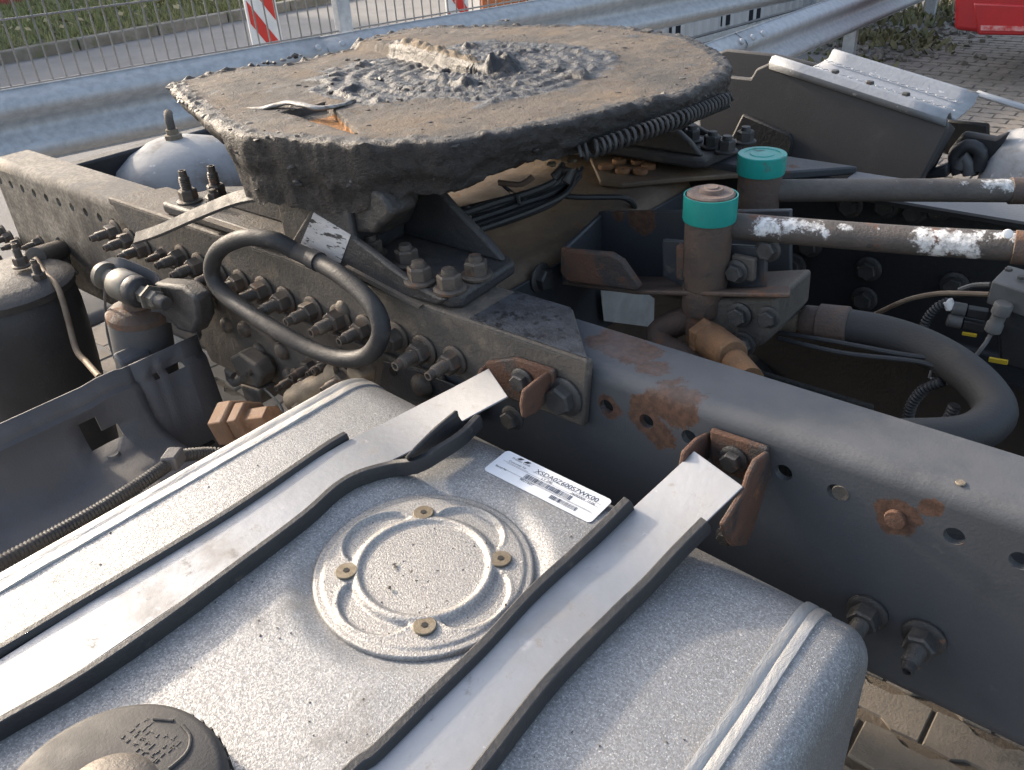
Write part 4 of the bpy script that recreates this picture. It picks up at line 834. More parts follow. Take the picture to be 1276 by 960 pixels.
# mounts between the frame rails and the plate
def mount(side, label):
    Y = (lambda y: y) if side == 0 else (lambda y: .715 - y)
    D = (1 if side == 0 else -1)
    def f(P): return [(x, Y(y), z) for x, y, z in P]
    t = thing('coupling_mount', label, 'mount', (-.9, Y(.05), .016), 'mounting brackets under the fifth wheel')
    bm = nb(); prism(bm, f([(-.635, -.006, .034), (-.622, .004, .034), (-.632, .112, .034), (-.65, .124, .034), (-1.20, .124, .034), (-1.24, .10, .034), (-1.272, .02, .034), (-1.262, -.006, .034)]), (0, 0, -.018)); obj('base_plate', bm, m_black, t, bevel=.005, seg=3)
    WN = [(-0.8259, -0.012, 0.1342), (-0.8103, -0.012, 0.1417), (-0.791, -0.012, 0.1478), (-0.7854, -0.012, 0.111), (-0.7855, -0.012, 0.074), (-0.7555, -0.012, 0.0637), (-0.7186, -0.012, 0.0491), (-0.6796, -0.012, 0.0366), (-0.6539, -0.012, 0.0318), (-0.6333, -0.012, 0.031), (-0.6491, -0.012, 0.0195), (-0.7251, -0.012, 0.0155), (-0.8255, -0.012, 0.0183), (-0.8731, -0.012, 0.0287), (-0.9231, -0.012, 0.0384), (-0.877, -0.012, 0.0834)]
    bm = nb(); prism(bm, f(WN), (0, .010 * D, 0)); obj('near_wall', bm, m_black, t, bevel=.0035, seg=3)
    WF = [(-.93, .10, .034), (-.93, .10, .13), (-.86, .10, .150), (-.78, .10, .138), (-.72, .10, .092), (-.665, .10, .056), (-.642, .10, .034)]
    bm = nb(); prism(bm, f(WF), (0, .012 * D, 0)); obj('far_wall', bm, m_black, t, bevel=.004, seg=3)
    RW = [(-0.9855, -0.006, 0.0837), (-0.8577, -0.006, 0.1085), (-0.8369, -0.006, 0.1266), (-0.8955, -0.006, 0.0467), (-0.9183, -0.006, 0.0396), (-1.0012, -0.006, 0.0353)]
    RW = [(-.925, -.006, .110), (-.83, -.006, .125), (-.86, -.006, .05), (-.945, -.006, .030)]
    bm = nb(); prism(bm, f([(-.95, .0, .028), (-.95, .0, .112), (-.80, .0, .150), (-.80, .0, .028)]), (0, .01 * D, 0)); obj('rear_panel', bm, m_dusty, t, bevel=.002)
    bm = nb(); prism(bm, f([(-1.20, .04, .034), (-.95, .04, .034), (-.95, .04, .11)]), (0, .014 * D, 0)); obj('rear_gusset', bm, m_dusty, t, bevel=.003)
    bm = nb(); prism(bm, f([(-.955, .005, .034), (-.94, .005, .13), (-.78, .005, .15), (-.81, .005, .034)]), (0, .09 * D, 0)); obj('core', bm, m_black, t, bevel=.006)
    return t, Y
mn, Y = mount(0, 'near black fifth wheel mounting bracket with a worn silver sticker and nuts in its foot')
for p in [(-0.6872, 0.0007, 0.035), (-0.6411, 0.0036, 0.035), (-0.6402, 0.0494, 0.035), (-0.8019, 0.0272, 0.035), (-0.7392, 0.0299, 0.035)]: bolt(mn, p, (0, 0, 1), 1.15, 'd', long=False)
for p in [(-1.2229, 0.0217, 0.033), (-1.2023, 0.0596, 0.033)]: bolt(mn, p, (0, 0, 1), 1.15, 'd')
bolt(mn, (-1.1838, 0.0421, 0.035), (0, 0, 1), .8, 'd', long=False)
# greasy crest of the near wall
bm = nb()
for k in range(60):
    f = random.random(); p = Vector((-0.8314, -0.008, 0.1321)).lerp(Vector((-0.7942, 0.02, 0.1159)), f) + Vector((random.gauss(0, .004), random.uniform(0, .05), random.gauss(0, .004))); lump(bm, p, random.uniform(.004, .009))
kind(obj('grease_lumps', bm, m_grease, mn, smooth=60), 'stuff')
bm = nb(); prism(bm, [(-0.841, -0.003, 0.125), (-0.8188, -0.003, 0.1388), (-0.7957, -0.003, 0.1474), (-0.7615, -0.003, 0.1461), (-0.7279, -0.003, 0.1343), (-0.7181, -0.003, 0.1148), (-0.7569, -0.003, 0.0831), (-0.7998, -0.003, 0.0764)], (0, .045, 0)); obj('grease_cake', bm, m_grease, mn, bevel=.006, seg=3)
bm = nb(); prism(bm, [(-0.8546, -0.0128, 0.0954), (-0.7879, -0.0128, 0.079), (-0.8262, -0.0128, 0.024), (-0.8982, -0.0128, 0.0428)], (0, .0006, 0)); obj('worn_sticker', bm, m_grime, mn, smooth=0)
for P_ in ([(-0.8047, -0.018, 0.0354), (-0.7454, -0.018, 0.0258), (-0.6733, -0.018, 0.0145), (-0.6752, -0.018, 0.0108), (-0.7494, -0.018, 0.0204), (-0.8092, -0.018, 0.03)], [(-1.1295, -0.016, 0.034), (-1.0318, -0.016, 0.0336), (-0.9879, -0.016, 0.039), (-0.9893, -0.016, 0.0352), (-1.0381, -0.016, 0.0275), (-1.1367, -0.016, 0.0276)]):
    bm = nb(); prism(bm, P_, (0, .012, 0)); obj('weld_strip', bm, m_dusty, mn)
mf, Y = mount(1, 'far black fifth wheel mounting bracket with a row of nuts, right of the plate')
for p in [(-0.6515, 0.6553, 0.035), (-0.6181, 0.6419, 0.035), (-0.617, 0.7056, 0.035), (-0.7675, 0.7311, 0.035), (-0.6993, 0.6734, 0.035)]: bolt(mf, p, (0, 0, 1), 1.12, 'k', long=False)
# flat hose tail on the left
bm = nb(); sweep(bm, cat([(-1.2761, -0.055, -0.0123), (-1.1984, -0.05, 0.0151), (-1.0745, -0.045, 0.0646), (-0.9784, -0.035, 0.1005), (-0.9033, -0.028, 0.1177), (-0.8542, -0.02, 0.1257)], .01), [(-.009, -.003), (.009, -.003), (.011, 0), (.009, .003), (-.009, .003), (-.011, 0)], up=(0, -.75, .65)); tag(obj('rubber_strip', bm, m_hose, smooth=50), 'flat dusty rubber strip lying against the rear half of the near mount', 'strip')
hl = thing('hose_loop', 'black dusty hose bent into a long loop in front of the row of rail bolts', 'hose', (-1.0172, -0.055, -0.073))
LP = [(-0.8865, -0.03, 0.0424), (-0.9091, -0.045, 0.0584), (-0.9609, -0.056, 0.0537), (-1.0225, -0.062, 0.024), (-1.0483, -0.066, -0.0132), (-1.028, -0.068, -0.0386), (-0.9652, -0.07, -0.0536), (-0.8997, -0.07, -0.0646), (-0.8389, -0.066, -0.0736), (-0.7814, -0.062, -0.0705), (-0.7361, -0.058, -0.0533), (-0.7091, -0.055, -0.0206), (-0.7124, -0.05, 0.0034), (-0.7409, -0.043, 0.0197), (-0.7905, -0.036, 0.0325), (-0.8434, -0.03, 0.0376), (-0.8865, -0.03, 0.0424)]
bm = nb(); tube(bm, LP, .0116, 16, step=.006); obj('hose', bm, m_hose, hl)
bm = nb(); tube(bm, [Vector((-0.8542, -0.03, 0.0396)), Vector((-0.8372, -0.031, 0.0383))], .0132, 16, raw=True); obj('tape_joint', bm, m_rubber, hl)

# cables bundled over the crossmember
CB = ([(-0.8835, 0.1649, 0.03), (-0.8309, 0.1697, 0.03), (-0.7968, 0.2352, 0.03), (-0.7845, 0.2938, 0.03), (-0.7739, 0.3585, 0.03), (-0.7715, 0.4219, 0.03)], [(-0.8591, 0.1646, 0.025), (-0.8049, 0.1749, 0.025), (-0.7849, 0.2388, 0.025), (-0.7743, 0.2999, 0.025), (-0.7631, 0.3644, 0.025), (-0.7862, 0.4595, 0.025)], [(-0.8353, 0.1645, 0.02), (-0.7935, 0.1787, 0.02), (-0.7752, 0.2449, 0.02), (-0.7632, 0.3145, 0.02), (-0.7546, 0.3733, 0.02), (-0.7835, 0.4599, 0.02)],
      [(-0.893, 0.1668, 0.035), (-0.8319, 0.1797, 0.035), (-0.803, 0.2428, 0.035), (-0.7804, 0.3083, 0.035), (-0.7676, 0.3708, 0.035), (-0.7942, 0.4379, 0.035)], [(-0.796, 0.1463, 0.028), (-0.7599, 0.168, 0.028), (-0.7444, 0.2272, 0.028), (-0.7354, 0.293, 0.028), (-0.7406, 0.3671, 0.028), (-0.7928, 0.4641, 0.028)], [(-0.8593, 0.1592, 0.04), (-0.8022, 0.1742, 0.04), (-0.7817, 0.2547, 0.04), (-0.7673, 0.3115, 0.04), (-0.7676, 0.371, 0.04), (-0.8053, 0.4423, 0.04)], [(-0.7981, 0.1664, 0.016), (-0.773, 0.2066, 0.016), (-0.7568, 0.2682, 0.016), (-0.7504, 0.3471, 0.016), (-0.7736, 0.4241, 0.016), (-0.8123, 0.5069, 0.016)])
kt = thing('cable_bundle', 'bundle of black cables tied across the brown crossmember', 'cables', (-0.7838, 0.2551, 0.02))
for i, P_ in enumerate(CB): bm = nb(); tube(bm, P_, .0058 if i % 2 else .0046, 8); obj('cable', bm, m_rubber, kt)
for p, q in (((-0.7802, 0.306, 0.012), (-0.7644, 0.2801, 0.045)), ((-0.7945, 0.213, 0.012), (-0.7962, 0.2069, 0.045))):
    bm = nb(); tube(bm, [p, Vector(p).lerp(Vector(q), .5) + Vector((.006, -.01, .01)), q], .003, 6); obj('cable_tie', bm, m_plug, kt)
cable('cable', [(-0.7618, 0.3624, 0.022), (-0.7301, 0.3813, 0.018), (-0.6995, 0.4122, 0.014), (-0.6794, 0.4328, 0.01), (-0.6791, 0.4603, -0.01), (-0.7073, 0.5107, -0.05)], .0045, m_rubber, 'single black cable leaving the bundle over the crossmember front edge')
cable('cable', [(-0.8213, 0.3059, 0.05), (-0.818, 0.3247, 0.03), (-0.771, 0.3057, 0.03)], .003, m_rubber, 'short black wire hanging from the plate to the cable bundle')

# ================================================================== AIR TANK, SUSPENSION AND FENDER ON THE LEFT
at = thing('air_tank', 'white dusty air tank with a brass elbow and plug between the rails', 'air tank', (-1.876, 0.33, -0.144))
bm = nb(); c = Vector((-1.8274, 0.34, -0.0212)) - Vector((0, 0, .095))
lathe(bm, [(.0, .0), (.05, -.004), (.10, -.02), (.14, -.047), (.158, -.085), (.160, -.13), (.160, -.45)][::-1], 48, c + Vector((0, 0, .095)), (0, 0, 1)); obj('shell', bm, m_airtank, at, smooth=80)
for q, nm in (((-1.9042, 0.25, -0.0726), 'plug'),):
    bm = nb(); lathe(bm, [(.020, -.012), (.020, .0), (.014, .002), (.014, .016), (.012, .017)], 8, q, (-.25, -.25, 1)); obj(nm, bm, m_tandust, at, smooth=25)
q = Vector((-1.8255, 0.34, -0.0173)); bm = nb(); lathe(bm, [(.020, -.012), (.020, .004), (.014, .006), (.014, .016)], 8, q, (0, 0, 1)); obj('boss', bm, m_tandust, at, smooth=25)
bm = nb(); tube(bm, [q + Vector((0, 0, .012)), q + Vector((0, 0, .03)), q + Vector((-.006, .004, .042)), q + Vector((-.018, .012, .046))], .0098, 12, step=.004); obj('elbow', bm, m_dusty, at)
rear_c = thing('rear_crossmember', 'dark rear crossmember behind the air tank', 'crossmember', (-1.9, .36, -.2))
bm = nb(); box2(bm, (-1.90, .09, -.24), (-1.86, .63, -.03)); obj('beam', bm, m_under, rear_c, bevel=.006)
rf = thing('rear_fender', 'dark rear fender panel far behind the rail end', 'fender', (-2.2, .3, -.2))
bm = nb(); gridplate(bm, [-2.9 + .05 * i for i in range(16)], [-.5, 1.2], lambda x, y: Vector((x, y, -.62 + .16 * math.cos((x + 2.5) * 2.2)))); obj('panel', bm, m_fender, rf, solid=.008)

# bellows
ab = thing('air_spring', 'black rubber air spring bellows under the left end of the rail', 'air spring', (-1.62, -.16, -.5))
ac = (-1.635, -.160, 0)
bm = nb(); pr = [(.08, -.66), (.084, -.60), (.094, -.5), (.107, -.36), (.115, -.26), (.117, -.2), (.114, -.155), (.106, -.145)]; lathe(bm, pr, 40, ac); obj('bellows', bm, m_rubber, ab, smooth=70)
bm = nb(); lathe(bm, [(.108, -.16), (.119, -.156), (.121, -.143), (.113, -.136), (.108, -.134), (.095, -.126), (.0, -.124)], 40, ac); obj('top_plate', bm, m_black, ab)
bm = nb(); prism(bm, [(-1.8806, -0.06, -0.2175), (-1.8112, -0.06, -0.1582), (-1.7337, -0.06, -0.1308), (-1.7044, -0.06, -0.1649), (-1.6708, -0.06, -0.1843), (-1.8184, -0.06, -0.2354)], (0, .05, 0)); obj('bracket', bm, m_dusty, ab, bevel=.004)
for p in [(-1.7391, -0.12, -0.1658), (-1.6276, -0.12, -0.1179), (-1.5613, -0.12, -0.1338), (-1.7952, -0.12, -0.1534), (-1.7026, -0.12, -0.1738)]: bolt(ab, p, (0, 0, 1), 1.0)
for p in [(-1.9761, -0.012, -0.1688), (-1.9373, -0.012, -0.1756), (-1.8104, -0.012, -0.1469), (-2.0075, -0.012, -0.1622)]: bolt(fr, p, s=.9)
pf = thing('pipe_clamp', 'dusty clamp stub with a thin pipe end on the rail by the air spring', 'clamp', (-1.745, -0.03, -0.1509))
bm = nb(); A = Vector((-1.6557, -0.085, -0.1211)); B = Vector((-1.7278, -0.012, -0.1466)); lathe(bm, [(.018, 0), (.0205, .002), (.0205, (B - A).length)], 18, A, B - A); obj('stub', bm, m_dusty, pf)
bm = nb(); prism(bm, [(-1.7325, -0.012, -0.1202), (-1.7079, -0.012, -0.1525), (-1.7135, -0.012, -0.1746), (-1.7609, -0.012, -0.1963), (-1.7711, -0.012, -0.1526)], (0, .008, 0)); obj('foot', bm, m_dusty, pf, bevel=.003)
bolt(pf, (-1.7181, -0.014, -0.182), s=.7)
bm = nb(); tube(bm, [(-1.6438, -0.088, -0.1189), (-1.5887, -0.1, -0.1291), (-1.5259, -0.11, -0.1337), (-1.4942, -0.12, -0.153), (-1.4735, -0.13, -0.1827), (-1.4268, -0.15, -0.2174), (-1.3412, -0.17, -0.2058), (-1.2504, -0.19, -0.193)], .0052, 10); tag(obj('brake_pipe', bm, m_copper), 'thin bare brake pipe running down past the black air spring', 'pipe')
# shock absorber
sa = thing('shock_absorber', 'shock absorber with a pale bushing eye and dark sleeve beside the rail', 'shock absorber', (-1.2302, -0.115, -0.1203))
E1 = Vector((-1.2268, -0.115, -0.0599)); E0 = Vector((-1.2748, -0.118, -0.0542)); E2 = Vector((-1.145, -0.11, -0.0609)); d = (E2 - E0).normalized()
bm = nb(); lathe(bm, [(.013, -.026), (.0235, -.024), (.0248, -.021), (.0248, .014), (.0235, .017), (.013, .019)], 28, E1 + d * .004, d); obj('eye', bm, m_bush, sa)
bm = nb(); lathe(bm, [(.0232, 0), (.0242, .004), (.0242, .018), (.022, .022), (.015, .026)], 28, E1 + d * .019, d); obj('rubber_bush', bm, m_rubber, sa)
bm = nb(); lathe(bm, [(.014, 0), (.022, .002), (.022, .012), (.014, .016), (.014, .03)], 24, E0 - d * .012, d); obj('end_washer', bm, m_bush, sa)
bm = nb(); lathe(bm, [(.014, 0), (.014, .019), (.020, .021), (.020, .025), (.014, .0255), (.014, .038), (.011, .040)], 6, E1 + d * .043, d); obj('nut', bm, m_bush, sa, smooth=20)
bm = nb(); lathe(bm, [(.0105, 0), (.0105, .020), (.009, .022)], 14, E1 + d * .082, d); obj('stud', bm, m_darknut, sa)
bm = nb(); tp = Vector((-1.245, -0.1033, -0.1181)); bt = Vector((-1.262, -0.1162, -0.2818)); dd_ = (tp - bt).normalized(); L_ = (tp - bt).length
lathe(bm, [(.047, 0), (.047, L_ - .004), (.044, L_)], 32, bt, dd_); obj('dust_sleeve', bm, m_fender, sa)
bm = nb(); lathe(bm, [(.0475, -.006), (.048, .004), (.040, .012), (.022, .016), (.018, .035)], 28, tp, dd_); obj('sleeve_top', bm, m_rustb, sa)
bm = nb(); sweep(bm, cat([(-1.2731, -0.125, -0.0607), (-1.2954, -0.115, -0.0535), (-1.2885, -0.105, -0.0446), (-1.2588, -0.1, -0.0382), (-1.2444, -0.09, -0.0454), (-1.2196, -0.08, -0.0555), (-1.2064, -0.078, -0.0598), (-1.1961, -0.08, -0.0646)], .006), [(-.012, -.0015), (.012, -.0015), (.012, .0015), (-.012, .0015)], up=(0, -1, .4)); obj('guard_strap', bm, m_plastic, sa)
bm = nb(); tube(bm, [(-1.2603, -0.13, -0.0555), (-1.2766, -0.135, -0.0964), (-1.2925, -0.14, -0.149), (-1.2875, -0.145, -0.1899), (-1.2653, -0.15, -0.2029)], .0022, 8); obj('guard_wire', bm, m_plug, sa)
bm = nb(); prism(bm, [(-1.1902, -0.09, -0.0552), (-1.1034, -0.09, -0.0388), (-1.0704, -0.09, -0.0496), (-1.0775, -0.09, -0.088), (-1.1105, -0.09, -0.1219), (-1.1582, -0.09, -0.1276), (-1.1823, -0.09, -0.1064), (-1.1974, -0.09, -0.0773)], (0, .03, 0)); obj('bracket', bm, m_black, sa, bevel=.006, seg=3)
bm = nb(); prism(bm, [(-1.2205, -0.17, -0.1494), (-1.2027, -0.17, -0.1609), (-1.1976, -0.17, -0.1852), (-1.2352, -0.17, -0.1979)], (0, .05, 0)); obj('lower_tab', bm, m_plastic, sa, bevel=.004)

# fender inner arch
fd = thing('fender_arch', 'grey black plastic fender section with a bolted washer beside the silver tank', 'fender', (-1.1, -.4, -.3))
TE = [(-1.1615, -0.0352, -0.1544), (-1.1615, -0.1234, -0.1529), (-1.1615, -0.2174, -0.1491), (-1.1615, -0.2261, -0.142), (-1.1615, -0.2793, -0.1474), (-1.1615, -0.363, -0.1487), (-1.1615, -0.4821, -0.1495)]
def FZ(x, y, z): return Vector((x, y, z))
ys = [0, 0, 0, 0, -.175, -.187, -.198, -.226, -.250, -.276, -.30, -.36, -.46, -.6, -.75, -.9]
prof = [(-1.163, -.150), (-1.158, -.178), (-1.150, -.182), (-1.146, -.196), (-1.140, -.220), (-1.130, -.240), (-1.112, -.253), (-1.085, -.258), (-.98, -.262), (-.82, -.268), (-.66, -.29)]
def F(u, v):
    x, z = prof[u]; 
    if u <= 2: z += .003 * (1 if -.24 < v < -.19 else 0)
    if 2 < u: x += -.006 * sst(-.20, -.21, v) * (1 if u < 6 else .2)
    return Vector((x, v, z))
vi = list(range(4, 16))
bm = nb(); gridplate(bm, list(range(len(prof))), [ys[i] for i in vi], F, {(3, 4), (4, 4), (4, 3)}); obj('shell', bm, m_plastic, fd, solid=.004, smooth=35)
bm = nb(); pr2 = [(-1.163, -.150), (-1.158, -.178), (-1.150, -.186), (-1.135, -.30), (-1.10, -.5)]
gridplate(bm, list(range(5)), [-.060, -.0905, -.098, -.128, -.140, -.150, -.1755], lambda u, v: Vector((pr2[u][0], v, pr2[u][1])), {(1, 2), (1, 4), (0, 9)}); obj('end_panel', bm, m_plastic, fd, solid=.004, smooth=30)
bm = nb(); prism(bm, [(-1.151, -.1765, -.19), (-1.14, -.1765, -.24), (-1.112, -.1765, -.253), (-1.085, -.1765, -.258), (-.82, -.1765, -.268), (-.82, -.1765, -.56), (-1.09, -.1765, -.56)], (0, .004, 0)); obj('side_panel', bm, m_plastic, fd, bevel=.001)
bm = nb(); prism(bm, [(-1.156, -.10, -.32), (-1.12, -.10, -.32), (-1.12, -.38, -.32), (-1.156, -.38, -.32)], (0, 0, .003)); obj('back_web', bm, m_holeblack, fd)
bm = nb(); sweep(bm, cat([(-1.163, -0.0582, -0.1504), (-1.175, -0.0451, -0.1467), (-1.185, -0.0484, -0.1394), (-1.2, -0.0703, -0.1226), (-1.215, -0.0956, -0.1103)], .006), [(-.002, -.012), (.002, -.012), (.002, .012), (-.002, .012)], up=(0, 0, 1)); obj('corner_lip', bm, m_plastic, fd, bevel=.001)
wp = Vector((-1.1174, -0.2562, -0.2575)); bm = nb(); lathe(bm, [(.0205, -.001), (.0215, .001), (.0205, .003), (.0125, .0036), (.0112, .008), (.0085, .012), (.0045, .0122), (.004, .008), (0, .008)], 28, wp, (.05, 0, 1)); obj('washer', bm, m_plug, fd)
bm = nb(); box(bm, Vector((-1.1439, -0.2454, -0.256)), (.03, .034, .004)); obj('clip_plate', bm, m_tandust, fd, bevel=.001)
o = conduit('conduit', [(-0.8419, -0.5342, -0.13), (-0.8414, -0.4875, -0.13), (-0.8469, -0.4365, -0.135), (-0.8533, -0.3852, -0.14), (-0.8654, -0.3261, -0.145), (-0.8796, -0.2824, -0.15), (-0.8911, -0.2581, -0.155), (-0.892, -0.234, -0.165), (-0.8869, -0.2056, -0.18), (-0.8509, -0.1669, -0.2)], .0078, m_hose); tag(o, 'black corrugated conduit running along the left side of the silver tank', 'conduit')
bm = nb(); box(bm, (-0.8827, -0.2678, -0.148), (.02, .026, .02), Matrix.Rotation(.6, 3, 'Z')); tag(obj('conduit_clip', bm, m_plastic, bevel=.003), 'small black clip holding the corrugated conduit by the tank corner', 'clip')

# orange fitting and brass valve near the tank corner
of = thing('union_fitting', 'large orange brown corroded hexagon union beside the tank corner', 'fitting', (-0.894, -0.15, -0.1552))
A = Vector((-0.9476, -0.15, -0.1865)); B = Vector((-0.8492, -0.135, -0.1464)); d = (B - A).normalized()
bm = nb(); lathe(bm, [(.025, -.010), (.0345, -.004), (.0345, .026), (.031, .030), (.0265, .031)], 6, A, d); obj('large_hex', bm, m_tan, of, smooth=15, bevel=.0015)
bm = nb(); lathe(bm, [(.024, .0312), (.029, .034), (.029, .054), (.025, .057), (.018, .0575), (.018, .10)], 6, A, d); obj('small_hex', bm, m_tan, of, smooth=15, bevel=.0012)
bv = thing('dusty_valve', 'dust coated brass valve with bolts under the hose loop behind the tank', 'valve', (-0.8465, -0.06, -0.1341))
bm = nb(); A = Vector((-0.9009, -0.075, -0.172)); B = Vector((-0.7997, -0.05, -0.1005)); d = (B - A).normalized(); L_ = (B - A).length
lathe(bm, [(.016, 0), (.018, .004), (.018, L_ * .45), (.013, L_ * .5), (.013, L_ * .8), (.019, L_ * .82), (.019, L_)], 14, A, d); obj('body', bm, m_tandust, bv)
bm = nb(); A = Vector((-0.7738, -0.045, -0.1016)); box(bm, A, (.03, .03, .036), Matrix.Rotation(.3, 3, 'Y')); obj('block', bm, m_tandust, bv, bevel=.006, seg=3)
bm = nb(); A = Vector((-0.8823, -0.085, -0.1599)); lathe(bm, [(.010, 0), (.013, .002), (.013, .012), (.016, .014), (.016, .018)], 8, A, (.2, .8, -.5)); obj('cap_nut', bm, m_tandust, bv, smooth=25)
bolt(bv, (-0.7918, -0.055, -0.1052), s=.95); bolt(bv, (-0.8554, -0.02, -0.1156), s=.95); bolt(fr, (-0.9239, -0.0125, -0.1507), s=1)
sb = thing('sensor_bracket', 'dusty dark clamp with bent pipes on the rail behind the fender corner', 'clamp', (-1.0844, -0.04, -0.1898))
bm = nb(); prism(bm, [(-1.1097, -0.045, -0.1838), (-1.0752, -0.045, -0.1627), (-1.0319, -0.045, -0.1702), (-1.0221, -0.045, -0.1883), (-1.0406, -0.045, -0.2166), (-1.0917, -0.045, -0.227)], (0, .03, 0)); obj('body', bm, m_dusty, sb, bevel=.005, seg=3)
bm = nb(); tube(bm, [(-1.0872, -0.055, -0.2025), (-1.1008, -0.055, -0.1982), (-1.1027, -0.055, -0.2137), (-1.0916, -0.055, -0.2188), (-1.06, -0.055, -0.1991)], .006, 10); obj('bent_pipe', bm, m_dusty, sb)
bm = nb(); prism(bm, [(-1.0873, -0.05, -0.2229), (-1.0334, -0.05, -0.2159), (-1.0367, -0.05, -0.2424), (-1.0832, -0.05, -0.2518)], (0, .035, 0)); obj('lower_block', bm, m_dusty, sb, bevel=.004)
cable('cable', [(-1.0127, -0.05, -0.2042), (-0.9693, -0.06, -0.205), (-0.943, -0.07, -0.2069), (-0.9372, -0.08, -0.2175)], .002, m_plug, 'thin grey wire between the dusty valve and the orange union')

# ================================================================== FUEL TANK
def zt(x): return -.07 - .06 * (x + .5)
TC = Vector((-.4345, -.266))
TX0, TX1 = -.708, -.1535
RC = .062; YB, YF = -.060, -.78
ft = thing('fuel_tank', 'silver aluminium fuel tank with a round screwed cover plate and a black filler cap', 'fuel tank', (-.43, -.4, -.6))
def tprof(n=10):
    P = []
    for i in range(n + 1): a = math.pi / 2 * i / n; P.append((YB - RC + RC * math.cos(a), -RC + RC * math.sin(a)))
    y = YB - RC - .006
    while y > YF + RC: P.append((y, 0)); y -= .006
    for i in range(n + 1): a = math.pi / 2 + math.pi / 2 * i / n; P.append((YF + RC + RC * math.cos(a), -RC + RC * math.sin(a)))
    return [(YB, -.5)] + [(YB, -.25)] + P + [(YF, -.3), (YF, -.5)]
TP = tprof()
bowl = lambda x, y: -.0075 * (1 - sst(.092, .122, math.hypot(x - TC.x, y - TC.y)))
def tsurf(x, q):
    y, h = q; hh = h
    if h > -.001:
        hh += bowl(x, y) + .0007 * fbm((x, y, 0), 3, 6)
    return Vector((x, y, zt(x) + hh))
xs = [TX0]
while xs[-1] < TX1 - .006: xs.append(xs[-1] + .0055)
bm = nb(); gridplate(bm, xs + [TX1], TP, tsurf); obj('body', bm, m_alu, ft, smooth=60)
# end cap with rounded rim beyond the weld (right) and at the left end
def endcap(x0, sg, ln):
    bm = nb(); V = []
    core = [(y, h) for y, h in TP if not (h > -.001 and YF + RC + .02 < y < YB - RC - .02)] 
    for k in range(9):
        a = math.pi / 2 * k / 8; x = x0 + sg * (ln * .35 + ln * .65 * math.sin(a)) if k else x0; ins = (1 - math.cos(a)) * ln * .65; row = []
        if k == 1: pass
        for y, h in core:
            ny, nh = 0, 0
            cyy = min(max(y, YF + RC), YB - RC); ch = min(h, -RC); v = Vector((y - cyy, h - ch)); 
            if v.length > 1e-6: v.normalize()
            row.append(bm.verts.new((x, y - v.x * ins, zt(x0) + h - v.y * ins)))
        V.append(row)
    for A, B in zip(V, V[1:]):
        for i in range(len(A) - 1): bm.faces.new((A[i], A[i + 1], B[i + 1], B[i]))
    bm.faces.new(V[-1]); return bm
obj('end_cap', endcap(TX1 + .014, 1, .042), m_alu, ft, smooth=60)
obj('end_cap', endcap(TX0 - .007, -1, .012), m_weld, ft, smooth=60)
def seam(x0, x1, hgt):
    bm = nb(); prof = [(x0, -.003), (x0 + .001, hgt), (x0 + (x1 - x0) * .42, hgt * 1.1), (x0 + (x1 - x0) * .5, hgt * .6), (x0 + (x1 - x0) * .58, hgt * 1.0), (x1 - .001, hgt * .9), (x1, -.003)]
    TPs = [q for q in TP]
    def f(u, q):
        y, h = q; cyy = min(max(y, YF + RC), YB - RC); ch = min(h, -RC); v = Vector((y - cyy, h - ch)); v = v.normalized() if v.length > 1e-6 else v
        e = prof[u][1] + .0012 * fbm((prof[u][0] * 3, y * 1.0 + h, 0), 3, 28)
        return Vector((prof[u][0] + .0012 * fbm((y + h, 0, 7), 3, 12), y + v.x * e, zt(prof[u][0]) + h + v.y * e))
    gridplate(bm, list(range(len(prof))), TPs, f); return bm
obj('weld_seam', seam(TX1 - .004, TX1 + .0165, .0026), m_weld, ft, smooth=60)
obj('weld_seam', seam(TX0 - .010, TX0 + .012, .0020), m_weld, ft, smooth=60)
# cover plate
CR = .0985; c0 = Vector((TC.x, TC.y, zt(TC.x) - .0045)); tl = Matrix.Rotation(math.atan(.06), 3, 'Y')
cp = bpy.data.objects.new('cover_plate', None)
def cov(r, a):
    f = r / CR; h = .0036
    h -= .0014 * sst(.905, .925, f) ; h -= .0016 * sst(.982, 1.0, f)
    ri = .605; h += .0022 * math.exp(-((f - ri) / .035) ** 2); h -= .0008 * (1 - sst(ri - .05, ri - .01, f))
    s_ = (a % (math.pi / 2)) ; s_ = abs(s_) / (math.pi / 2); c = max(0, math.sin(math.pi * ((s_ + .5) % 1)))  # widest between the screws
    wid = .205 * (max(0, (c - .42) / .58) ** .55)
    if wid > 0:
        inn, ou = ri + .055, ri + .055 + wid
        if ou - inn > .02: h -= .0030 * sst(inn - .02, inn + .02, f) * (1 - sst(ou - .025, ou + .02, f)); h += .0010 * math.exp(-((f - ou - .02) / .02) ** 2)
    h += .0003 * fbm((r * math.cos(a), r * math.sin(a), 1), 3, 40)
    return c0 + tl @ Vector((r * math.cos(a), r * math.sin(a), h))
bm = nb(); NA = 192; NRr = 70; cen = bm.verts.new(cov(0, 0)); pr_ = None
for j in range(1, NRr + 1):
    ring = [bm.verts.new(cov(CR * j / NRr, 2 * math.pi * i / NA)) for i in range(NA)]
    for i in range(NA):
        k = (i + 1) % NA
        bm.faces.new((cen, ring[i], ring[k]) if pr_ is None else (pr_[i], ring[i], ring[k], pr_[k]))
    pr_ = ring
low = [bm.verts.new(c0 + tl @ Vector((CR * math.cos(2 * math.pi * i / NA), CR * math.sin(2 * math.pi * i / NA), -.004))) for i in range(NA)]
for i in range(NA): k = (i + 1) % NA; bm.faces.new((pr_[i], low[i], low[k], pr_[k]))
cvp = obj('cover_plate', bm, m_alu2, ft, smooth=50)
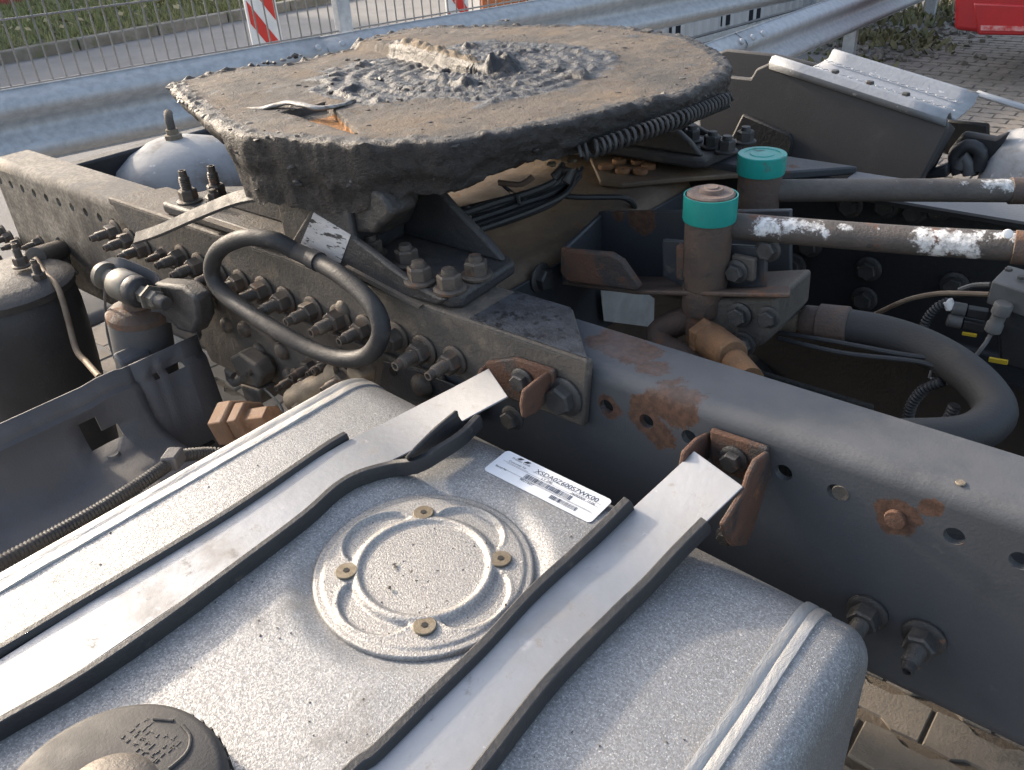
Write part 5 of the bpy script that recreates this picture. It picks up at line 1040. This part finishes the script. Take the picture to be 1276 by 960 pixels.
scm = mesh_of(lathe(nb(), [(.0098, -.001), (.0100, .0004), (.0094, .0011), (.0034, .0011), (.0034, .0011)][:4] + [(.0034, .0012)], 24), 'screw', m_screw)
hxm = mesh_of(lathe(nb(), [(.0030, .0012), (.0030, .0016)], 6), 'socket', m_holeblack)
for a in (45, 135, 225, 315):
    p = cov(.0685, R(a)) + Vector((0, 0, .0009)); s = bpy.data.objects.new('screw', scm); COL.objects.link(s); s.parent = cvp; s.location = p; LOC[s.name] = Vector()
bm_ = None
for a in (45, 135, 225, 315):
    p = cov(.0685, R(a)) + Vector((0, 0, .0009)); h_ = bpy.data.objects.new('screw_socket', hxm); COL.objects.link(h_); h_.parent = cvp; h_.location = p
# sticker with its print
u = (Vector((-0.3638, -0.1302, -0.0782)) - Vector((-0.4816, -0.1331, -0.0711))); su = u.length; u.normalize(); n_ = Vector((.06, 0, 1)).normalized(); v = n_.cross(u); so_ = Vector((-0.4805, -0.1342, -0.07)); sv = .041; su = .132
def SP(a, b, h=0): return so_ + u * (a * su) + v * (b * sv) + n_ * h
bm = nb(); cs = []
for (ca, cb, a0) in ((.04, .12, 180), (.96, .12, 270), (.96, .88, 0), (.04, .88, 90)):
    for i in range(6): a = R(a0 + 90 * i / 5); cs.append(SP(ca + .035 * math.cos(a), cb + .11 * math.sin(a)))
prism(bm, cs, -n_ * .0006); st = obj('data_sticker', bm, m_white, ft, smooth=0)
def text(s, a, b, size, nm='lettering'):
    cu = bpy.data.curves.new('txt', 'FONT'); cu.body = s; cu.size = size; to = bpy.data.objects.new('txt', cu); COL.objects.link(to)
    dg = bpy.context.evaluated_depsgraph_get(); me = bpy.data.meshes.new_from_object(to.evaluated_get(dg)); bpy.data.objects.remove(to)
    p = SP(a, b, .0002); mw = Matrix((u, v, n_)).transposed().to_4x4(); mw.translation = p; me.transform(mw); me.name = nm; me.materials.clear(); me.materials.append(m_ink)
    o = bpy.data.objects.new(nm, me); COL.objects.link(o); o.parent = st; return o
text('XSDA0Z600S7WK00', .34, .70, .0085); text('Product Code', .10, .78, .0040); text('Customer Nr', .10, .64, .0040); text('Serial Nr', .05, .30, .0040); text('9021607', .30, .24, .0048); text('LT 290', .43, .575, .0045); text('26082009  15:06', .70, .575, .0042)
def bars(a0, a1, b0, b1, nm, seed):
    rr = random.Random(seed); bm = nb(); a = a0
    while a < a1:
        w_ = rr.choice((.0028, .0028, .006)); q = [SP(x, y, .0002) for x, y in ((a, b0), (a + w_, b0), (a + w_, b1), (a, b1))]; bm.faces.new([bm.verts.new(p) for p in q]); a += w_ + rr.choice((.0034, .006))
    o = obj(nm, bm, m_ink, None, smooth=0); o.parent = st; kind(o, 'stuff'); 
bars(.31, .74, .36, .53, 'barcode', 3); bars(.60, .84, .13, .27, 'barcode', 5)
bm = nb()
for (a0, a1, b) in ((.06, .30, .60), (.06, .93, .335), (.10, .95, .565), (.33, .95, .68), (.30, .95, .09 + .22)):
    q = [SP(x, y, .00015) for x, y in ((a0, b), (a1, b), (a1, b + .008), (a0, b + .008))]; bm.faces.new([bm.verts.new(p) for p in q])
o = obj('ruled_lines', bm, m_ink, None, smooth=0); o.parent = st
for a in (.135, .205):
    bm = nb(); prism(bm, [SP(x, y, .0002) for x, y in ((a, .845), (a + .035, .845), (a + .055, .93), (a + .02, .93))], n_ * .0001); o = obj('logo_mark', bm, m_ink, None, smooth=0); o.parent = st
# filler cap
cc = Vector((-.4262, -.5615, zt(-.4262) + .0)); 
bm = nb(); kn = []
RCAP = .0765
lathe(bm, [(RCAP * .93, .0), (RCAP * .97, .002), (RCAP * .985, .020), (RCAP * .95, .0285), (RCAP * .90, .0305), (.035, .0300), (.032, .0300)], 96, cc, n_); fc = obj('filler_cap', bm, m_cap, ft, smooth=45)
bm = nb()
for i in range(48):
    a = 2 * math.pi * i / 48; p = cc + tl @ Vector((RCAP * .985 * math.cos(a), RCAP * .985 * math.sin(a), .012)); box(bm, p, (.003, .0022, .016), Matrix.Rotation(a, 3, 'Z'))
o = obj('grip_ribs', bm, m_cap, fc, smooth=0); kind(o, 'stuff')
bm = nb(); lathe(bm, [(.034, .0302), (.030, .035), (.022, .0385), (.0, .040)], 40, cc, n_); o = obj('lock_dome', bm, m_capknob, fc, smooth=70)
CP = lambda x, y, h=.0304: cc + tl @ Vector((x, y, h))
bm = nb(); tube(bm, [CP(-.010, .062), CP(.002, .0605), CP(.010, .054), CP(.012, .046), CP(.012, .038)][::-1], .0014, 8, step=.003); tube(bm, [CP(.030, .050), CP(.031, .040), CP(.027, .036)], .0013, 8, step=.003); tube(bm, [CP(-.030, .052), CP(-.018, .060)], .0012, 8, step=.003); obj('raised_mark', bm, m_cap, fc)
bm = nb(); rr = random.Random(4)
for row in range(4):
    for k in range(7):
        if rr.random() < .12: continue
        x = -.034 + k * .0056; y = .036 + row * .0056 + .12 * x
        for q in range(rr.choice((2, 3))):
            vert = rr.random() < .5; box(bm, CP(x + rr.uniform(-.001, .001), y + rr.uniform(-.0016, .0016), .0302), (.0006, .0032, .0008) if vert else (.0026, .0006, .0008), Matrix.Rotation(.12, 3, 'Z'))
kind(obj('embossed_lettering', bm, m_cap, fc, smooth=0), 'stuff')
# dirt specks on the tank
bm = nb()
for k in range(150):
    x = random.uniform(TX0, TX1); y = random.uniform(-.72, -.09); s_ = random.choice((.0006, .0007, .0009, .0012))
    if math.hypot(x - TC.x, y - TC.y) < .12: continue
    lump(bm, (x, y, zt(x) + .0004), s_)
kind(obj('dirt_specks', bm, m_crumb, ft, smooth=0), 'stuff')
bm = nb()
for k in range(70):
    a = random.uniform(0, 6.28); r_ = CR * math.sqrt(random.random()) * .95; lump(bm, cov(r_, a), random.choice((.0005, .0007, .001)))
for q in ((481,708), (517,703), (540,713), (515,752), (487,712)): lump(bm, Vector((-0.4461, -0.2826, -0.0732)) + (Vector((q[0] - 500, -(q[1] - 710), 0)) * .00052), .0016)
kind(obj('dirt_specks', bm, m_crumb, cvp, smooth=0), 'stuff')

# ------------------------------------------------ straps, rubber edging and brackets
def band(path, w_, th, mat, name, parent, up=(.06, 0, 1)):
    bm = nb(); sweep(bm, cat(path, .012), [(-w_ / 2, 0), (w_ / 2, 0), (w_ / 2, th), (-w_ / 2, th)], up=up); return obj(name, bm, mat, parent, smooth=50, bevel=.0006)
def T(x, y, h): return (x, y, zt(x) + h)
def edging(parent, path, w_, hgt, scale=None, rotprof=0):
    bm = nb(); P = [(-w_/2, -.001), (w_/2, -.001), (w_/2, hgt * .6), (w_ * .3, hgt), (-w_ * .3, hgt), (-w_/2, hgt * .6)]
    sweep(bm, cat(path, .008), P, up=(.06, 0, 1), scale=scale); return obj('rubber_edging', bm, m_rubber, parent, smooth=50, bevel=.0008)
s1 = thing('tank_strap', 'left stainless tank strap whose rubber edging curls up into the air near the bracket', 'strap', T(-.59, -.4, .002), 'stainless straps over the fuel tank')
band([T(-.583, -.80, -.05), T(-.585, -.74, .0), T(-.586, -.64, .005), T(-.589, -.40, .005), T(-.590, -.22, .005), (-.582, -.155, -.060), (-.565, -.105, -.051), (-.531, -.045, -.030)], .060, .0022, m_strap, 'strap', s1)
edging(s1, [T(-.623, -.80, -.05), T(-.6225, -.74, .001)] + [(-0.6271, -0.5921, -0.0614), (-0.6257, -0.5508, -0.0615), (-0.6235, -0.4858, -0.0616), (-0.6209, -0.4124, -0.0617), (-0.6199, -0.3276, -0.0618), (-0.6246, -0.2461, -0.0615), (-0.6269, -0.2123, -0.0614), (-0.626, -0.1885, -0.0614)], .011, .011, lambda i: 1 if i < 62 else 1)
edging(s1, [T(-.549, -.80, -.05), T(-.548, -.74, .001)] + [(-0.5582, -0.6131, -0.0655), (-0.5556, -0.5811, -0.0657), (-0.5483, -0.5244, -0.0661), (-0.5475, -0.4569, -0.0661), (-0.5522, -0.3757, -0.0659), (-0.5575, -0.3002, -0.0656), (-0.5653, -0.254, -0.0651), (-0.5623, -0.2253, -0.0653), (-0.5471, -0.1955, -0.0662)] + [(-0.5229, -0.1838, -0.0586)] + [(-0.5157, -0.1616, -0.0551), (-0.5145, -0.1267, -0.0551)] + [(-0.5186, -0.0941, -0.0529)], .0105, .0145)
# curled flap
bm = nb(); A = cat([(-0.5368, -0.1786, -0.0558), (-0.5351, -0.1537, -0.0559), (-0.5328, -0.1257, -0.056), (-0.5272, -0.0939, -0.0564)], .005); B = cat([(-0.518, -0.1899, -0.0329), (-0.5238, -0.1649, -0.0326), (-0.5287, -0.1412, -0.0323), (-0.5337, -0.109, -0.032)], .005); n__ = min(len(A), len(B))
gv = [[bm.verts.new(A[i].lerp(B[i], k / 4) + Vector((0, -.006 * math.sin(math.pi * k / 4), 0))) for k in range(5)] for i in range(n__)]
for P_, Q_ in zip(gv, gv[1:]):
    for k in range(4): bm.faces.new((P_[k], Q_[k], Q_[k + 1], P_[k + 1]))
obj('curled_rubber_flap', bm, m_rubber, s1, solid=.004, smooth=60)
s2 = thing('tank_strap', 'right stainless tank strap lying flat between two rubber edgings', 'strap', T(-.29, -.4, .002), 'stainless straps over the fuel tank')
band([T(-.300, -.80, -.05), T(-.300, -.74, .0), T(-.300, -.60, .004), T(-.300, -.40, .004), T(-.300, -.22, .005), (-.294, -.155, -.0740), (-.284, -.105, -.058), (-.265, -.046, -.030)], .062, .0022, m_strap, 'strap', s2)
edging(s2, [T(-.305, -.80, -.05), T(-.306, -.74, .001)] + [(-0.3302, -0.4697, -0.0792), (-0.3289, -0.4202, -0.0793), (-0.3296, -0.3711, -0.0792), (-0.3299, -0.3169, -0.0792), (-0.3308, -0.2917, -0.0792)] + [T(-.333, -.24, .003), (-.331, -.185, -.0755), (-.327, -.145, -.070), (-.3205, -.108, -.058)], .0125, .0125)
edging(s2, [T(-.236, -.80, -.05), T(-.238, -.74, .001)] + [(-0.2597, -0.4275, -0.0834), (-0.2637, -0.3788, -0.0832)] + [T(-.2685, -.30, .003), T(-.2665, -.22, .003), (-.262, -.175, -.0775), (-.256, -.135, -.067), (-.2475, -.098, -.054)], .0125, .0140)
def bracket(parent_label, pts_back, near_l, near_r, bolts_):
    t = thing('strap_bracket', parent_label, 'bracket', pts_back[0], 'rusted brackets holding the tank straps to the rail')
    bm = nb(); prism(bm, pts_back, (0, .007, 0)); obj('back_plate', bm, m_rust, t, bevel=.002)
    for P_, dx in ((near_l, .006), (near_r, -.006)): bm = nb(); prism(bm, P_, (dx, 0, 0)); obj('side_plate', bm, m_rust, t, bevel=.002)
    for p, ax, s_ in bolts_: hexbolt(t, p, ax, s_)
    return t
bracket('left rusted strap bracket on the rail, at the end of the curled rubber', [(-0.5721, -0.021, -0.0284), (-0.5278, -0.021, -0.0089), (-0.4723, -0.021, -0.0069), (-0.4761, -0.021, -0.0458), (-0.5144, -0.021, -0.0651), (-0.5661, -0.021, -0.0675)],
   [(-0.577, 0.0234, -0.0448), (-0.577, -0.0048, -0.0346), (-0.577, -0.026, -0.035), (-0.577, -0.037, -0.0456), (-0.577, -0.0364, -0.0634), (-0.577, -0.0199, -0.0675), (-0.577, 0.0109, -0.0654)], [(-0.478, -0.0151, -0.0107), (-0.478, -0.0389, -0.0108), (-0.478, -0.0621, -0.0127), (-0.478, -0.0672, -0.0269), (-0.478, -0.066, -0.0447), (-0.478, -0.0471, -0.049), (-0.478, -0.027, -0.0433), (-0.478, -0.019, -0.029)],
   [((-0.5153, -0.0215, -0.0323), (0, -1, 0), .9), ((-0.5257, -0.03, -0.0808), (0, -1, 0), .9)])
bracket('right rusted strap bracket on the rail, beside two open holes', [(-0.2948, -0.009, -0.019), (-0.2363, -0.009, -0.0173), (-0.2319, -0.009, -0.0431), (-0.2526, -0.009, -0.062), (-0.2898, -0.009, -0.064)],
   [(-0.303, 0.0079, -0.0319), (-0.303, -0.0233, -0.0225), (-0.303, -0.0489, -0.0232), (-0.303, -0.0534, -0.0392), (-0.303, -0.0429, -0.0554), (-0.303, -0.0141, -0.0617), (-0.303, 0.0117, -0.0595)], [(-0.232, -0.0114, -0.0177), (-0.232, -0.0373, -0.0109), (-0.232, -0.0498, -0.0191), (-0.232, -0.0565, -0.0328), (-0.232, -0.095, -0.0456), (-0.232, -0.0895, -0.0616), (-0.232, -0.0695, -0.0897), (-0.232, -0.0416, -0.1095), (-0.232, -0.027, -0.0991), (-0.232, -0.0157, -0.0722), (-0.232, -0.0007, -0.0484)],
   [((-0.2667, -0.0095, -0.041), (0, -1, 0), .85), ((-0.2559, -0.035, -0.1139), (0, -1, 0), .6)])

# ================================================================== FAR SIDE OF THE TRUCK
fm_ = thing('far_fender', 'dark grey far fender cheek below the silver chequer plate', 'fender', (-.6, .95, -.2))
P = [(-0.7714, 0.93, 0.0871), (-0.7214, 0.93, 0.0868), (-0.7119, 0.93, 0.105), (-0.6846, 0.93, 0.1185), (-0.3664, 0.93, 0.052), (-0.3583, 0.93, 0.037), (-0.3844, 0.93, -0.0569), (-0.4073, 0.93, -0.143), (-0.7978, 0.93, -0.1489), (-0.8261, 0.93, -0.003)]
bm = nb(); prism(bm, P, (0, .012, 0)); obj('cheek', bm, m_fender, fm_, bevel=.004)
P = [(-0.6846, 0.93, 0.1185), (-0.3658, 0.93, 0.0495), (-0.3597, 1, 0.03), (-0.6916, 1, 0.1083)]
bm = nb(); prism(bm, [(-0.7544, 0.918, -0.0425), (-0.726, 0.918, 0.0233), (-0.6256, 0.918, -0.0042), (-0.6188, 0.918, -0.0213), (-0.6281, 0.918, -0.0767), (-0.7601, 0.918, -0.0805)], (0, .010, 0)); obj('dark_panel', bm, m_under, fm_, bevel=.004)
bm = nb(); prism(bm, [(-0.3694, 0.945, 0.0456), (-0.3644, 0.99, 0.0221), (-0.3898, 0.99, -0.0748), (-0.4231, 0.99, -0.1659), (-0.4182, 0.945, -0.1501), (-0.3889, 0.945, -0.0575)], (.004, 0, 0)); obj('edge_return', bm, m_fender, fm_, bevel=.003)
bm = nb(); prism(bm, [(-0.8982, 1.05, 0.0862), (-0.8354, 1.05, 0.1109), (-0.7309, 1.05, 0.1086), (-0.5763, 1.05, 0.0875), (-0.5651, 1.05, 0.0144), (-0.8343, 1.05, -0.0147)], (0, .012, 0)); obj('rear_cheek', bm, m_fender, fm_, bevel=.004)
cq = thing('chequer_cover', 'silver chequer plate step cover on top of the far fender', 'step cover', (-0.5258, 1, 0.0729))
A0 = Vector((-0.6847, 0.93, 0.1199)); A1 = Vector((-0.3639, 0.93, 0.0523)); e = (A1 - A0)
def CQ(t_, q): return A0 + e * t_ + Vector((0, q[0], q[1]))
cp_ = [(-.004, -.012), (-.006, .0), (.004, .009), (.020, .008), (.030, .000), (.034, -.006), (.044, -.008), (.11, -.008), (.15, -.006), (.165, .006), (.175, .007), (.19, .003), (.215, -.008), (.26, -.012)]
bm = nb(); gridplate(bm, [0, .2, .4, .6, .8, 1.0], cp_[:6], CQ); obj('rolled_edge', bm, m_cheq, cq, solid=.004, smooth=50)
bm = nb(); gridplate(bm, [.16 + i * .107 for i in range(9)], cp_[5:11], CQ); obj('tread', bm, m_cheq, cq, solid=.004, smooth=40)
bm = nb(); gridplate(bm, [.95, 1.02, 1.5], cp_[9:], CQ); obj('outer_edge', bm, m_cheq, cq, solid=.004, smooth=50)
bm = nb()
for i in range(30):
    for j in (1, 4):
        p = CQ(.18 + i * .027 + .013 * (j % 2), (.05 + j * .018, -.0035)); box(bm, p, (.009, .0026, .0012), Matrix.Rotation(.75 if (i + j) % 2 else -.75, 3, 'Z'))
kind(obj('tread_pattern', bm, m_cheq, cq, smooth=0), 'stuff')
for t_ in (.35, .55, .75): place('bolt', FM['k']['head'], cq, CQ(t_, (.028, .004)), (0, 0, 1), .6)
t2 = thing('side_tank', 'pale silver tank end at the right edge on the far side of the chassis', 'tank', (-0.2656, 1, -0.0227))
c = Vector((-0.2171, 1.05, -0.0643)); bm = nb(); lathe(bm, [(0, -.02), (.07, -.012), (.105, .012), (.115, .05), (.115, .5)], 36, c + Vector((-.085, 0, -.03)), (1, .1, 0)); obj('shell', bm, m_airtank, t2, smooth=70)
bm = nb(); lathe(bm, [(.1165, 0), (.119, .001), (.119, .02), (.1165, .021)], 36, c + Vector((.0, 0.008, -.03)), (1, .1, 0)); obj('clamp_band', bm, m_under, t2, smooth=50)
hb = thing('hose_clamp_bracket', 'black bracket with hoses between the far fender and the pale tank', 'bracket', (-0.3358, 0.98, -0.0275))
bm = nb(); prism(bm, [(-0.3687, 1, -0.0232), (-0.35, 1, 0.0145), (-0.2982, 1, 0.0114), (-0.2786, 1, 0.0233), (-0.2982, 1, -0.0345), (-0.3144, 1, -0.0613), (-0.3616, 1, -0.0584)], (0, .02, 0)); obj('plate', bm, m_under, hb, bevel=.006)
bm = nb(); tube(bm, [(-0.3215, 0.985, -0.0524), (-0.3281, 0.985, -0.0334), (-0.3354, 0.985, -0.0232), (-0.339, 0.985, -0.0436)], .011, 12); obj('hose', bm, m_plug, hb)
bm = nb(); tube(bm, [(-0.3396, 0.99, -0.0537), (-0.3518, 0.99, -0.0268), (-0.3367, 0.99, -0.005), (-0.3132, 0.99, -0.0129), (-0.3117, 0.99, -0.0437)], .012, 12); obj('hose', bm, m_rubber, hb)
bm = nb(); prism(bm, [(-0.4032, 1.1, 0.0062), (-0.3323, 1.1, 0.0071), (-0.3245, 1.1, -0.0282), (-0.3678, 1.1, -0.0641), (-0.4026, 1.1, -0.0538)], (0, .012, 0)); obj('back_plate', bm, m_under, hb, bevel=.004)
bm = nb(); prism(bm, [(-0.391, 0.96, -0.0562), (-0.3555, 0.96, -0.0321), (-0.3507, 0.96, -0.0557), (-0.3894, 0.96, -0.0648)], (0, .03, 0)); obj('foot', bm, m_under, hb, bevel=.004)
print('objects', len(bpy.data.objects))
